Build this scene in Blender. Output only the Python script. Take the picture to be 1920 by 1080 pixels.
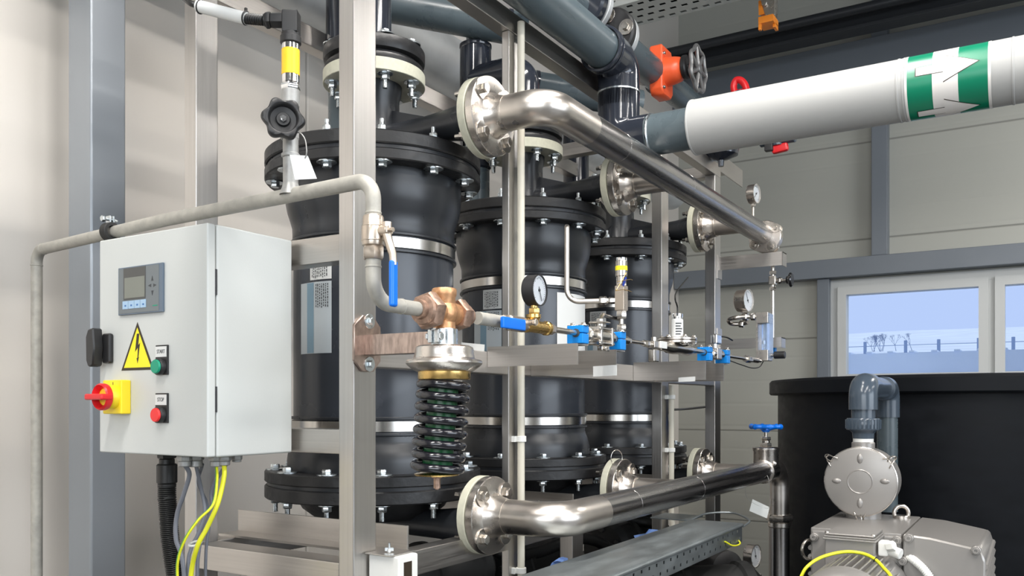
import bpy, bmesh, math, random
from mathutils import Vector, Matrix
random.seed(7)
PI = math.pi
C = bpy.context.scene.collection
for o in list(bpy.data.objects): bpy.data.objects.remove(o)
# ------------------------------------------------------------------ camera, world, lights
TH = math.radians(31.88); HC = 1.2; FP = 1600.0; HZ = 757.0
cam_d = bpy.data.cameras.new('camera'); cam = bpy.data.objects.new('camera', cam_d); C.objects.link(cam)
cam.location = (0, 0, HC); cam.rotation_euler = (PI/2, math.radians(0.0), TH)
cam_d.sensor_width = 36; cam_d.lens = 30.0; cam_d.shift_y = 217/1920.0
cam_d.clip_start = 0.02; cam_d.clip_end = 300
bpy.context.scene.camera = cam
vs = bpy.context.scene.view_settings
vs.view_transform = 'Standard'; vs.look = 'None'; vs.gamma = 1; vs.use_curve_mapping = False; vs.exposure = 0.0
w = bpy.data.worlds.new('world'); bpy.context.scene.world = w; w.use_nodes = True
wn = w.node_tree.nodes; wl = w.node_tree.links
bgn = wn['Background']
tc = wn.new('ShaderNodeTexCoord'); sx = wn.new('ShaderNodeSeparateXYZ'); rp = wn.new('ShaderNodeValToRGB')
wl.new(tc.outputs['Generated'], sx.inputs[0]); wl.new(sx.outputs['Z'], rp.inputs[0]); wl.new(rp.outputs[0], bgn.inputs[0])
rp.color_ramp.elements[0].color = (0.45, 0.56, 0.84, 1); rp.color_ramp.elements[0].position = 0.12; rp.color_ramp.elements[1].color = (0.84, 0.91, 1.0, 1)
rp.color_ramp.elements[1].position = 0.45
bgn.inputs[1].default_value = 1.15
def area(name, loc, rot, sx_, sy_, power, color):
    d = bpy.data.lights.new(name, 'AREA'); d.shape = 'RECTANGLE'; d.size = sx_; d.size_y = sy_
    d.energy = power; d.color = color
    o = bpy.data.objects.new(name, d); C.objects.link(o); o.location = loc; o.rotation_euler = rot
    return o
# ceiling luminaires of the hall (their housings are built with the room)
LUM = [(-0.45, 1.3), (-0.72, -0.5), (1.3, 0.9), (1.3, -1.3), (3.2, 0.9), (1.2, 4.35), (3.3, 3.4)]
CEIL = 4.3; LZ = 3.35
for (lx, ly) in LUM:
    area('hanging_lamp_light', (lx, ly, LZ-0.02), (0, 0, 0), 0.16, 1.5, 50, (1.0, 0.965, 0.92))
# added fill lights in front of the solid near and right walls, out of view
area('window_daylight', (4.85, 1.0, 2.0), (0, PI/2, 0), 1.9, 4.2, 150, (0.80, 0.89, 1.0))
area('window_daylight', (1.0, -2.85, 2.0), (PI/2, 0, 0), 3.4, 1.6, 92, (0.88, 0.94, 1.0))

# ------------------------------------------------------------------ picture-to-place helpers
FV = Vector((-math.sin(TH), math.cos(TH))); RV = Vector((math.cos(TH), math.sin(TH)))
def ray(px): return FV + RV*((px-960)/FP)
def atD(px, py, d): r = ray(px); return Vector((r.x*d, r.y*d, HC+(HZ-py)/FP*d))
def atX(px, py, X): return atD(px, py, X/ray(px).x)
def atY(px, py, Y): return atD(px, py, Y/ray(px).y)
def Yon(px, X): return atX(px, 0, X).y
def Xon(px, Y): return atY(px, 0, Y).x
def V(*a): return Vector(a)
XA, YA, ZA = V(1,0,0), V(0,1,0), V(0,0,1)

# ------------------------------------------------------------------ materials
MAT = {}
def mat(name, col, rough=0.5, metal=0.0, noise=None, bump=0.0, scale=(20,20,20), coat=0.0, rvar=0.0, emit=None, spec=None, cvar=0.0, ior=None, trans=0.0, detail=4):
    m = bpy.data.materials.new(name); m.use_nodes = True; MAT[name] = m
    nt = m.node_tree; b = nt.nodes['Principled BSDF']
    b.inputs['Base Color'].default_value = (*col, 1); b.inputs['Roughness'].default_value = rough
    b.inputs['Metallic'].default_value = metal; b.inputs['Coat Weight'].default_value = coat
    b.inputs['Coat Roughness'].default_value = 0.12
    if trans: b.inputs['Transmission Weight'].default_value = trans
    if ior: b.inputs['IOR'].default_value = ior
    if spec is not None: b.inputs['Specular IOR Level'].default_value = spec
    if emit: b.inputs['Emission Color'].default_value = (*emit[0], 1); b.inputs['Emission Strength'].default_value = emit[1]
    if bump or rvar or cvar:
        t = nt.nodes.new('ShaderNodeTexCoord'); mp = nt.nodes.new('ShaderNodeMapping'); mp.inputs['Scale'].default_value = scale
        nz = nt.nodes.new('ShaderNodeTexNoise'); nz.inputs['Scale'].default_value = 1; nz.inputs['Detail'].default_value = detail
        nt.links.new(t.outputs['Object'], mp.inputs[0]); nt.links.new(mp.outputs[0], nz.inputs['Vector'])
        if bump:
            bp = nt.nodes.new('ShaderNodeBump'); bp.inputs['Strength'].default_value = bump; bp.inputs['Distance'].default_value = 0.002
            nt.links.new(nz.outputs[0], bp.inputs['Height']); nt.links.new(bp.outputs[0], b.inputs['Normal'])
        if rvar:
            mr = nt.nodes.new('ShaderNodeMapRange'); mr.inputs[1].default_value = 0.3; mr.inputs[2].default_value = 0.7
            mr.inputs[3].default_value = max(0.02, rough-rvar); mr.inputs[4].default_value = rough+rvar
            nt.links.new(nz.outputs[0], mr.inputs[0]); nt.links.new(mr.outputs[0], b.inputs['Roughness'])
        if cvar:
            cr = nt.nodes.new('ShaderNodeValToRGB')
            cr.color_ramp.elements[0].position = 0.3; cr.color_ramp.elements[1].position = 0.7
            cr.color_ramp.elements[0].color = (*[max(0, c*(1-cvar)) for c in col], 1); cr.color_ramp.elements[1].color = (*[min(1, c*(1+cvar)) for c in col], 1)
            nt.links.new(nz.outputs[0], cr.inputs[0]); nt.links.new(cr.outputs[0], b.inputs['Base Color'])
    return m
mat('steel_post', (0.54, 0.52, 0.50), 0.34, 1, bump=0.03, scale=(260, 260, 4), rvar=0.04, cvar=0.05)
mat('steel_bar', (0.55, 0.52, 0.49), 0.36, 1, bump=0.03, scale=(5, 5, 260), rvar=0.05, cvar=0.06)
mat('steel_pipe', (0.66, 0.61, 0.56), 0.33, 1, rvar=0.06, scale=(14, 10, 14), cvar=0.07)
mat('steel_mill', (0.42, 0.40, 0.39), 0.27, 1, bump=0.04, scale=(60, 1.2, 60), rvar=0.09, cvar=0.12)
mat('steel_drop', (0.42, 0.40, 0.39), 0.27, 1, bump=0.04, scale=(60, 60, 1.2), rvar=0.09, cvar=0.12)
mat('steel_band', (0.66, 0.63, 0.59), 0.2, 1)
mat('steel_flange', (0.68, 0.63, 0.58), 0.28, 1, rvar=0.02, cvar=0.02, scale=(40, 40, 40))
mat('steel_small', (0.62, 0.58, 0.53), 0.24, 1)
mat('wheel_grey', (0.22, 0.22, 0.22), 0.35, 0.6)
mat('tray_zinc', (0.55, 0.57, 0.55), 0.5, 0.3)
mat('chrome', (0.75, 0.75, 0.75), 0.12, 1)
mat('zinc', (0.62, 0.66, 0.68), 0.3, 1, rvar=0.1, scale=(80, 80, 80))
mat('galv', (0.36, 0.36, 0.35), 0.5, 0.55, bump=0.3, scale=(70, 70, 70), rvar=0.1, cvar=0.16)
mat('galv_pipe', (0.40, 0.385, 0.345), 0.55, 0.25, bump=0.35, scale=(60, 60, 60), rvar=0.1, cvar=0.14)
mat('galv_tray', (0.30, 0.33, 0.34), 0.42, 0.8, bump=0.1, scale=(25, 10, 25), rvar=0.08, cvar=0.10)
mat('duct', (0.60, 0.62, 0.63), 0.42, 0.5, rvar=0.08, scale=(9, 9, 9), cvar=0.1)
mat('pvc_black', (0.020, 0.022, 0.026), 0.30, 0, rvar=0.04, scale=(12, 12, 12))
mat('pvc_flange', (0.014, 0.014, 0.015), 0.42, 0, bump=0.45, scale=(60, 60, 60), rvar=0.08)
mat('pvc_body', (0.036, 0.041, 0.051), 0.26, 0, rvar=0.04, scale=(8, 8, 8))
mat('pvc_fitting', (0.022, 0.026, 0.036), 0.12, 0, coat=0.3)
mat('pvc_grey', (0.080, 0.105, 0.118), 0.30, 0, rvar=0.07, scale=(30, 4, 30), cvar=0.06)
mat('pvc_union', (0.060, 0.080, 0.105), 0.2, 0)
mat('cream', (0.56, 0.55, 0.44), 0.6, 0, bump=0.2, scale=(90, 90, 90), cvar=0.06)
mat('cream_conduit', (0.60, 0.57, 0.48), 0.4)
mat('box_paint', (0.57, 0.59, 0.575), 0.36, 0, bump=0.06, scale=(300, 300, 300), rvar=0.03)
mat('white_paint', (0.72, 0.73, 0.70), 0.4)
mat('white_plastic', (0.76, 0.76, 0.73), 0.4)
mat('insulation', (0.41, 0.41, 0.40), 0.5, 0, bump=0.05, scale=(60, 60, 60), spec=0.6, rvar=0.05)
mat('black_plastic', (0.016, 0.016, 0.017), 0.42)
mat('black_gloss', (0.008, 0.008, 0.009), 0.14, coat=0.4)
mat('rubber', (0.012, 0.012, 0.012), 0.6)
mat('tank_black', (0.005, 0.006, 0.008), 0.5, 0, bump=0.25, scale=(14, 14, 30), rvar=0.06, cvar=0.2, spec=0.16)
mat('yellow', (0.95, 0.72, 0.02), 0.4)
mat('sign_yellow', (0.93, 0.80, 0.02), 0.45)
mat('band_yellow', (0.95, 0.55, 0.02), 0.4)
mat('wire_yellow', (0.78, 0.78, 0.03), 0.4)
mat('wire_green', (0.10, 0.36, 0.04), 0.4)
mat('sign_black', (0.03, 0.02, 0.01), 0.5)
mat('red', (0.70, 0.015, 0.02), 0.35)
mat('red_button', (0.85, 0.03, 0.03), 0.4)
mat('green_button', (0.0, 0.30, 0.17), 0.4)
mat('orange', (0.90, 0.12, 0.035), 0.35)
mat('orange_clip', (0.95, 0.28, 0.02), 0.4)
mat('blue', (0.0, 0.16, 0.72), 0.35)
mat('blue_clamp', (0.0, 0.24, 0.72), 0.38)
mat('blue_cloth', (0.16, 0.28, 0.62), 0.7)
mat('blue_tag', (0.02, 0.05, 0.35), 0.5)
mat('sticker_green', (0.0, 0.20, 0.105), 0.3)
mat('sticker_white', (0.78, 0.75, 0.72), 0.35)
mat('panel_grey', (0.16, 0.18, 0.19), 0.45)
mat('panel_frame', (0.12, 0.16, 0.21), 0.35)
mat('lcd', (0.20, 0.21, 0.18), 0.25)
mat('lcd_dark', (0.075, 0.075, 0.072), 0.3)
mat('key_blue', (0.36, 0.52, 0.70), 0.4)
mat('key_text', (0.05, 0.16, 0.40), 0.4)
mat('brass', (0.66, 0.44, 0.16), 0.30, 1, rvar=0.08, scale=(90, 90, 90))
mat('bronze', (0.60, 0.33, 0.17), 0.42, 0.75, bump=0.25, scale=(160, 160, 160), cvar=0.14)
mat('bronze_nut', (0.36, 0.24, 0.18), 0.45, 0.7, bump=0.4, scale=(110, 110, 110), cvar=0.3)
mat('nickel_brass', (0.58, 0.50, 0.42), 0.34, 0.9, bump=0.1, scale=(120, 120, 120), rvar=0.08)
mat('rust_bracket', (0.44, 0.345, 0.30), 0.30, 0.9, bump=0.15, scale=(160, 60, 40), cvar=0.28)
mat('spring_black', (0.010, 0.010, 0.014), 0.16, coat=0.5)
mat('spring_green', (0.0, 0.10, 0.025), 0.3)
mat('paint_grey', (0.155, 0.175, 0.20), 0.42, 0.0, rvar=0.05, scale=(6, 6, 6))
mat('column_grey', (0.33, 0.355, 0.385), 0.30, 0.35, rvar=0.03, scale=(3, 3, 1), cvar=0.03)
mat('beam_dark', (0.030, 0.033, 0.038), 0.4, 0.3)
mat('window_frame', (0.55, 0.56, 0.55), 0.45)
mat('label_silver', (0.50, 0.55, 0.58), 0.35, 0.1, scale=(3, 3, 3))
mat('label_stripe', (0.20, 0.32, 0.41), 0.4, 0.1)
mat('label_white', (0.70, 0.71, 0.70), 0.45)
mat('print_dark', (0.05, 0.055, 0.06), 0.5)
mat('pump_paint', (0.31, 0.295, 0.28), 0.36, 0.45, bump=0.03, scale=(300, 300, 300))
mat('pump_dark', (0.12, 0.12, 0.12), 0.4, 0.5)
mat('cable_grey', (0.17, 0.18, 0.21), 0.45)
mat('cable_black', (0.01, 0.01, 0.01), 0.4)
mat('dial', (0.80, 0.81, 0.82), 0.4)
mat('gauge_glass', (0.95, 0.97, 1.0), 0.03, trans=1.0, ior=1.05)
mat('glass', (0.93, 0.97, 1.0), 0.02, trans=1.0, ior=1.03)
mat('meter_glass', (0.62, 0.76, 0.98), 0.08, trans=0.75, ior=1.3)
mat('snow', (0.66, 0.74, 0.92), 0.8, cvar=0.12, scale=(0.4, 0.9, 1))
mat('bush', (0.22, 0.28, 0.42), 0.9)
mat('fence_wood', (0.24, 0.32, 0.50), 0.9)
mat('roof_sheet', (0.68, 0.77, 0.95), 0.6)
mat('lamp_diffuser', (0.9, 0.9, 0.9), 0.5, emit=((1.0, 0.97, 0.93), 5.0))

# ------------------------------------------------------------------ mesh builder
def frame_of(ax, ref=None):
    ax = Vector(ax).normalized()
    ref = Vector(ref) if ref is not None else (ZA if abs(ax.z) < 0.9 else XA)
    u = (ref - ax*ref.dot(ax)).normalized(); v = ax.cross(u)
    return u, v, ax
class MB:
    def __init__(s): s.b = bmesh.new(); s.mi = 0; s.bv = False
    def _f(s, vs):
        try:
            f = s.b.faces.new(vs); f.material_index = s.mi; return f
        except ValueError: return None
    def lathe(s, p, ax, prof, n=40, ref=None, a0=0.0, a1=None):
        """prof: list of (radius, height along ax)"""
        u, v, a = frame_of(ax, ref); p = Vector(p); rings = []
        full = a1 is None; m = n if full else n+1
        for r, h in prof:
            if r < 1e-6: rings.append([s.b.verts.new(p+a*h)]); continue
            rings.append([s.b.verts.new(p + a*h + (u*math.cos(t)+v*math.sin(t))*r) for t in [(a0 + (2*PI if full else (a1-a0))*k/n) for k in range(m)]])
        for q in range(len(rings)-1):
            A, B = rings[q], rings[q+1]
            for k in range(n if full else n):
                k2 = (k+1) % m if full else k+1
                if len(A) == 1 and len(B) == 1: continue
                if len(A) == 1: s._f([A[0], B[k], B[k2]][::-1])
                elif len(B) == 1: s._f([A[k], A[k2], B[0]])
                else: s._f([A[k], A[k2], B[k2], B[k]])
        return s
    def cyl(s, p0, p1, r0, r1=None, n=28, cap=True, ref=None):
        p0, p1 = Vector(p0), Vector(p1); L = (p1-p0).length; r1 = r0 if r1 is None else r1
        pr = [(r0, 0), (r1, L)]
        if cap: pr = [(0, 0)] + pr + [(0, L)]
        return s.lathe(p0, p1-p0, pr, n, ref)
    def rod(s, p0, p1, r, bev=None, n=32, ref=None):
        """cylinder with a small chamfer"""
        p0, p1 = Vector(p0), Vector(p1); L = (p1-p0).length; bev = min(r*0.12, L*0.2) if bev is None else bev
        return s.lathe(p0, p1-p0, [(0, 0), (r-bev, 0), (r, bev), (r, L-bev), (r-bev, L), (0, L)], n, ref)
    def hex(s, p0, p1, r, ref=None):
        p0, p1 = Vector(p0), Vector(p1); L = (p1-p0).length; b = min(r*0.15, L*0.25)
        return s.lathe(p0, p1-p0, [(0, 0), (r*0.9, 0), (r, b), (r, L-b), (r*0.9, L), (0, L)], 6, ref)
    def ring(s, p0, p1, ro, ri, n=36, ref=None):
        p0, p1 = Vector(p0), Vector(p1); L = (p1-p0).length; b = min(0.0012, L*0.2)
        return s.lathe(p0, p1-p0, [(ri, 0), (ro-b, 0), (ro, b), (ro, L-b), (ro-b, L), (ri, L), (ri, 0)], n, ref)
    def tube(s, pts, r, n=16, closed=False, cap=True, rf=None):
        pts = [Vector(q) for q in pts]; m = len(pts); rings = []
        def tan(i):
            a = pts[(i-1) % m] if (closed or i > 0) else pts[0]; c = pts[(i+1) % m] if (closed or i < m-1) else pts[-1]
            return (c-a).normalized()
        t = tan(0); u, v, _ = frame_of(t)
        for i in range(m):
            t2 = tan(i); q = t.rotation_difference(t2); u = q @ u; t = t2
            u = (u - t*u.dot(t)).normalized(); v = t.cross(u); rr = rf(i/(m-1)) if rf else r
            rings.append([s.b.verts.new(pts[i] + (u*math.cos(2*PI*k/n)+v*math.sin(2*PI*k/n))*rr) for k in range(n)])
        for i in range(m if closed else m-1):
            A, B = rings[i], rings[(i+1) % m]
            for k in range(n): s._f([A[k], A[(k+1) % n], B[(k+1) % n], B[k]])
        if cap and not closed: s._f(rings[0][::-1]); s._f(rings[-1])
        return s
    def box(s, lo, hi, bev=0.0, M=None, seg=2):
        t = bmesh.new(); bmesh.ops.create_cube(t, size=1)
        lo, hi = Vector(lo), Vector(hi); c = (lo+hi)/2; d = hi-lo
        for q in t.verts: q.co = Vector((q.co.x*d.x, q.co.y*d.y, q.co.z*d.z)) + c
        if bev: bmesh.ops.bevel(t, geom=t.edges[:], offset=bev, segments=seg, affect='EDGES', profile=0.5); s.bv = True
        if M is not None: bmesh.ops.transform(t, matrix=M, verts=t.verts)
        s.merge(t); t.free(); return s
    def merge(s, t):
        mp = {}
        for q in t.verts: mp[q] = s.b.verts.new(q.co)
        for f in t.faces: s._f([mp[q] for q in f.verts])
    def obox(s, c, u, v, wv, hu, hv, hw, bev=0.0):
        """oriented box: centre, three axes, half sizes"""
        M = Matrix.Identity(4)
        for i, a in enumerate((u, v, wv)):
            a = Vector(a).normalized()
            for j in range(3): M[j][i] = a[j]
        M.translation = Vector(c)
        return s.box((-hu, -hv, -hw), (hu, hv, hw), bev, M)
    def prism(s, poly, o, u, v, th, bev=0.0):
        """polygon in the plane (u, v) at o, extruded by th along u x v"""
        o, u, v = Vector(o), Vector(u).normalized(), Vector(v).normalized(); nrm = u.cross(v)
        t = bmesh.new(); A = [t.verts.new(o+u*a+v*b) for a, b in poly]
        f = t.faces.new(A)
        r = bmesh.ops.extrude_face_region(t, geom=[f]); vv = [g for g in r['geom'] if isinstance(g, bmesh.types.BMVert)]
        bmesh.ops.translate(t, verts=vv, vec=nrm*th)
        bmesh.ops.recalc_face_normals(t, faces=t.faces)
        if bev: bmesh.ops.bevel(t, geom=t.edges[:], offset=bev, segments=1, affect='EDGES')
        s.merge(t); t.free(); return s
    def sphere(s, c, r, n=20, sc=(1, 1, 1)):
        t = bmesh.new(); bmesh.ops.create_uvsphere(t, u_segments=n, v_segments=n//2, radius=r)
        for q in t.verts: q.co = Vector((q.co.x*sc[0], q.co.y*sc[1], q.co.z*sc[2])) + Vector(c)
        s.merge(t); t.free(); return s
    def torus(s, c, ax, R, r, n=36, m=12, a0=0, a1=None):
        u, v, a = frame_of(ax); c = Vector(c); full = a1 is None; a1 = 2*PI if full else a1
        k = n if full else n+1
        return s.tube([c+(u*math.cos(a0+(a1-a0)*i/n)+v*math.sin(a0+(a1-a0)*i/n))*R for i in range(k)], r, m, closed=full)
    def on_cyl(s, poly, p, ax, ref, r, step=0.08):
        """polygon of (along axis, angle) laid on a cylinder of radius r"""
        u, v, a = frame_of(ax, ref); p = Vector(p); t = bmesh.new()
        f = t.faces.new([t.verts.new((x, y, 0)) for x, y in poly]); bmesh.ops.triangulate(t, faces=[f])
        lo = min(y for x, y in poly); hi = max(y for x, y in poly); y = lo+step
        while y < hi:
            bmesh.ops.bisect_plane(t, geom=t.verts[:]+t.edges[:]+t.faces[:], plane_co=(0, y, 0), plane_no=(0, 1, 0)); y += step
        for q in t.verts:
            x, y = q.co.x, q.co.y; q.co = p + a*x + (u*math.cos(y)+v*math.sin(y))*r
        s.merge(t); t.free(); return s
    def build(s, name, m, parent=None, label=None, angle=35, solid=0.0):
        me = bpy.data.meshes.new(name); off = Vector(parent['_o']) if parent is not None and '_o' in parent else Vector((0, 0, 0))
        bmesh.ops.recalc_face_normals(s.b, faces=s.b.faces)
        if off.length: bmesh.ops.translate(s.b, verts=s.b.verts, vec=-off)
        s.b.to_mesh(me); s.b.free()
        for mm in (m if isinstance(m, (list, tuple)) else [m]): me.materials.append(MAT[mm])
        me.shade_smooth(); me.set_sharp_from_angle(angle=math.radians(angle))
        o = bpy.data.objects.new(name, me); C.objects.link(o)
        if parent is not None: o.parent = parent; o['_o'] = tuple(off)
        if label: o['label'] = label
        if s.bv:
            md = o.modifiers.new('normals', 'WEIGHTED_NORMAL'); md.keep_sharp = True; md.weight = 80
        if solid:
            me.shade_flat()
            md = o.modifiers.new('solid', 'SOLIDIFY'); md.thickness = solid; md.offset = 0
        return o
def thing(name, label, cat, loc, group=None, kind=None):
    o = bpy.data.objects.new(name, None); C.objects.link(o); o.location = loc; o['_o'] = tuple(loc); o.empty_display_size = 0.05
    o['label'] = label; o['category'] = cat
    if group: o['group'] = group
    if kind: o['kind'] = kind
    return o
def tag(o, label, cat, group=None, kind=None):
    o['label'] = label; o['category'] = cat
    if group: o['group'] = group
    if kind: o['kind'] = kind
    return o
def recenter(o):
    """put a one-mesh object's origin at the foot of its bounds"""
    me = o.data; vs_ = [v.co for v in me.vertices]
    c = Vector(((min(v.x for v in vs_)+max(v.x for v in vs_))/2, (min(v.y for v in vs_)+max(v.y for v in vs_))/2, min(v.z for v in vs_)))
    me.transform(Matrix.Translation(-c)); o.location = c; o['_o'] = tuple(c); return o
def struct(o): o['kind'] = 'structure'; return o
def clone(src, name=None, delta=(0, 0, 0), label=None, cat=None, group=None):
    def rec(s, par):
        c = s.copy(); C.objects.link(c); c.parent = par
        for ch in s.children: rec(ch, c)
        return c
    c = rec(src, None); c.location = Vector(src.location)+Vector(delta); c['_o'] = tuple(Vector(src['_o'])+Vector(delta))
    if label: c['label'] = label
    if group: c['group'] = group
    return c
def place(mesh_obj, name, parent, pos, ax=None, spin=0.0, label=None):
    """copy of a mesh built round its own origin with +Z as axis"""
    o = mesh_obj.copy(); o.name = name; C.objects.link(o); o.parent = parent
    off = Vector(parent['_o']) if parent is not None else Vector((0, 0, 0))
    o.location = Vector(pos)-off
    q = ZA.rotation_difference(Vector(ax).normalized()) if ax is not None else ZA.rotation_difference(ZA)
    o.rotation_mode = 'QUATERNION'; o.rotation_quaternion = q @ Matrix.Rotation(spin, 3, 'Z').to_quaternion()
    if label: o['label'] = label
    return o
def fillet(pts, rad, seg=8):
    pts = [Vector(p) for p in pts]; out = [pts[0]]
    for i in range(1, len(pts)-1):
        a, b, c = pts[i-1], pts[i], pts[i+1]; r = rad[i-1] if isinstance(rad, (list, tuple)) else rad
        d1 = (a-b).normalized(); d2 = (c-b).normalized(); ang = d1.angle(d2)
        if ang > PI-0.02: out.append(b); continue
        L = min(r/math.tan(ang/2), (a-b).length*0.49, (c-b).length*0.49); rr = L*math.tan(ang/2)
        cen = b + (d1+d2).normalized()*(rr/math.sin(ang/2)); s0 = b+d1*L-cen; s1 = b+d2*L-cen
        tot = s0.angle(s1); axx = s0.cross(s1).normalized()
        for k in range(seg+1): out.append(cen + Matrix.Rotation(tot*k/seg, 3, axx) @ s0)
    out.append(pts[-1]); return out
def spline(pts, n=10):
    """Catmull-Rom through points"""
    P = [Vector(p) for p in pts]; P = [2*P[0]-P[1]] + P + [2*P[-1]-P[-2]]; out = []
    for i in range(1, len(P)-2):
        a, b, c, d = P[i-1:i+3]
        for k in range(n):
            t = k/n; out.append(0.5*((2*b)+(c-a)*t+(2*a-5*b+4*c-d)*t*t+(3*b-a-3*c+d)*t*t*t))
    out.append(P[-2]); return out
def text_mesh(txt, size, o, u, v, m, name, parent, th=0.0004, xs=1.0, label=None):
    cu = bpy.data.curves.new('t', 'FONT'); cu.body = txt; cu.size = size; cu.align_x = 'CENTER'; cu.align_y = 'CENTER'; cu.extrude = th
    to = bpy.data.objects.new('t', cu); C.objects.link(to); bpy.context.view_layer.update()
    me = bpy.data.meshes.new_from_object(to.evaluated_get(bpy.context.evaluated_depsgraph_get()))
    bpy.data.objects.remove(to)
    u, v = Vector(u).normalized(), Vector(v).normalized(); n = u.cross(v); M = Matrix.Identity(4)
    for j in range(3): M[j][0] = u[j]*xs; M[j][1] = v[j]; M[j][2] = n[j]
    M.translation = Vector(o)-(Vector(parent['_o']) if parent else V(0, 0, 0)); me.transform(M)
    me.materials.clear(); me.materials.append(MAT[m])
    ob = bpy.data.objects.new(name, me); C.objects.link(ob); ob.parent = parent; ob['_o'] = tuple(parent['_o']) if parent else (0, 0, 0)
    if label: ob['label'] = label
    return ob
# shared fastener meshes, built round the origin along +Z (z=0 is the flange surface)
FAST = {}
def fastener(key, r, kind, m='zinc', stud=0.02):
    if key in FAST: return FAST[key]
    b = MB()
    if kind == 'head':   # washer, hex head
        b.rod((0, 0, 0), (0, 0, r*0.28), r*2.1, n=22); b.hex((0, 0, r*0.28), (0, 0, r*1.25), r)
    elif kind == 'nut':  # washer, nut, stud end
        b.rod((0, 0, 0), (0, 0, r*0.28), r*1.75, n=20); b.hex((0, 0, r*0.28), (0, 0, r*1.5), r); b.rod((0, 0, r*1.4), (0, 0, r*1.5+stud), r*0.55, n=14)
    elif kind == 'socket':
        b.lathe((0, 0, 0), ZA, [(0, 0), (r, 0), (r, r*0.8), (r*0.92, r), (r*0.5, r), (r*0.45, r*0.5), (0, r*0.5)], 18)
    o = b.build(key, m); FAST[key] = o; return o
def finish_fasteners():
    for o in FAST.values(): bpy.data.objects.remove(o)
def bolt_circle(parent, c, ax, R, n, ph, key, name='bolt', ref=None, rr=None):
    u, v, a = frame_of(ax, ref)
    for k in range(n):
        t = ph+2*PI*k/n
        place(FAST[key], name, parent, Vector(c)+(u*math.cos(t)+v*math.sin(t))*R, a, spin=random.uniform(0, 1) if rr is None else rr)
def perforated(b, o, u, v, L, Wd, nx, ny, hx, hy, th=0.0015, stagger=True):
    """sheet L x Wd with nx by ny rectangular slots of share hx, hy of a cell"""
    o, u, v = Vector(o), Vector(u), Vector(v); cw, ch = L/nx, Wd/ny
    def quad(x0, x1, y0, y1):
        b._f([b.b.verts.new(o+u*x+v*y) for x, y in ((x0, y0), (x1, y0), (x1, y1), (x0, y1))])
    for j in range(ny):
        y0, y1 = j*ch, (j+1)*ch; m0, m1 = y0+ch*(1-hy)/2, y1-ch*(1-hy)/2
        quad(0, L, y0, m0); quad(0, L, m1, y1)
        x = 0; s_ = cw*0.5 if (stagger and j % 2) else 0
        for i in range(nx):
            a, c = i*cw+cw*(1-hx)/2+s_, (i+1)*cw-cw*(1-hx)/2+s_
            if c >= L: break
            quad(x, a, m0, m1); x = c
        quad(x, L, m0, m1)
# ================================================================== THE ROOM
XL, YF, XR, YN = -2.15, 5.65, 5.0, -3.0
def wall_mat(name, col, seam, rough, axis='Z', fine=0.0, cdark=0.55):
    m = mat(name, col, rough, 0); nt = m.node_tree; b = nt.nodes['Principled BSDF']
    t = nt.nodes.new('ShaderNodeTexCoord'); s = nt.nodes.new('ShaderNodeSeparateXYZ'); nt.links.new(t.outputs['Object'], s.inputs[0])
    def sawline(per, width, off=0.0):
        a = nt.nodes.new('ShaderNodeMath'); a.operation = 'ADD'; a.inputs[1].default_value = off; nt.links.new(s.outputs[axis], a.inputs[0])
        d = nt.nodes.new('ShaderNodeMath'); d.operation = 'PINGPONG'; d.inputs[1].default_value = per/2; nt.links.new(a.outputs[0], d.inputs[0])
        g = nt.nodes.new('ShaderNodeMapRange'); g.inputs[1].default_value = 0; g.inputs[2].default_value = width; nt.links.new(d.outputs[0], g.inputs[0])
        return g.outputs[0]
    big = sawline(seam, 0.008, 0.18)
    bp = nt.nodes.new('ShaderNodeBump'); bp.inputs['Distance'].default_value = 0.004; bp.inputs['Strength'].default_value = 0.7
    nt.links.new(big, bp.inputs['Height'])
    if fine:
        sm = sawline(fine, 0.014); bp2 = nt.nodes.new('ShaderNodeBump'); bp2.inputs['Distance'].default_value = 0.0015; bp2.inputs['Strength'].default_value = 0.6
        nt.links.new(sm, bp2.inputs['Height']); nt.links.new(bp.outputs[0], bp2.inputs['Normal']); nt.links.new(bp2.outputs[0], b.inputs['Normal'])
    else: nt.links.new(bp.outputs[0], b.inputs['Normal'])
    mx = nt.nodes.new('ShaderNodeMix'); mx.data_type = 'RGBA'
    mx.inputs['A'].default_value = (*[c*cdark for c in col], 1); mx.inputs['B'].default_value = (*col, 1)
    nt.links.new(big, mx.inputs['Factor']); nt.links.new(mx.outputs['Result'], b.inputs['Base Color'])
wall_mat('wall_beige', (0.70, 0.655, 0.60), 2.3, 0.36, axis='Y', cdark=0.85)
wall_mat('wall_panel', (0.40, 0.40, 0.36), 0.60, 0.5, axis='Z', fine=0.15)
wall_mat('wall_plain', (0.27, 0.27, 0.26), 1.1, 0.6, axis='X')
wall_mat('floor_concrete', (0.085, 0.085, 0.083), 3.0, 0.35, axis='X')
wall_mat('ceiling_sheet', (0.25, 0.25, 0.25), 0.9, 0.6, axis='X')
def slab(name, lo, hi, m):
    return struct(MB().box(lo, hi).build(name, m))
slab('floor', (XL-0.1, YN-0.1, -0.12), (XR+0.1, YF+0.1, 0), 'floor_concrete')
slab('ceiling', (XL-0.1, YN-0.1, CEIL), (XR+0.1, YF+0.1, CEIL+0.1), 'ceiling_sheet')
slab('wall_left', (XL-0.12, YN-0.1, 0), (XL, YF, CEIL), 'wall_beige')
slab('wall_right', (XR, YN-0.1, 0), (XR+0.12, YF+0.1, CEIL), 'wall_plain')
slab('wall_near', (XL, YN-0.12, 0), (XR, YN, CEIL), 'wall_plain')
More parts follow.
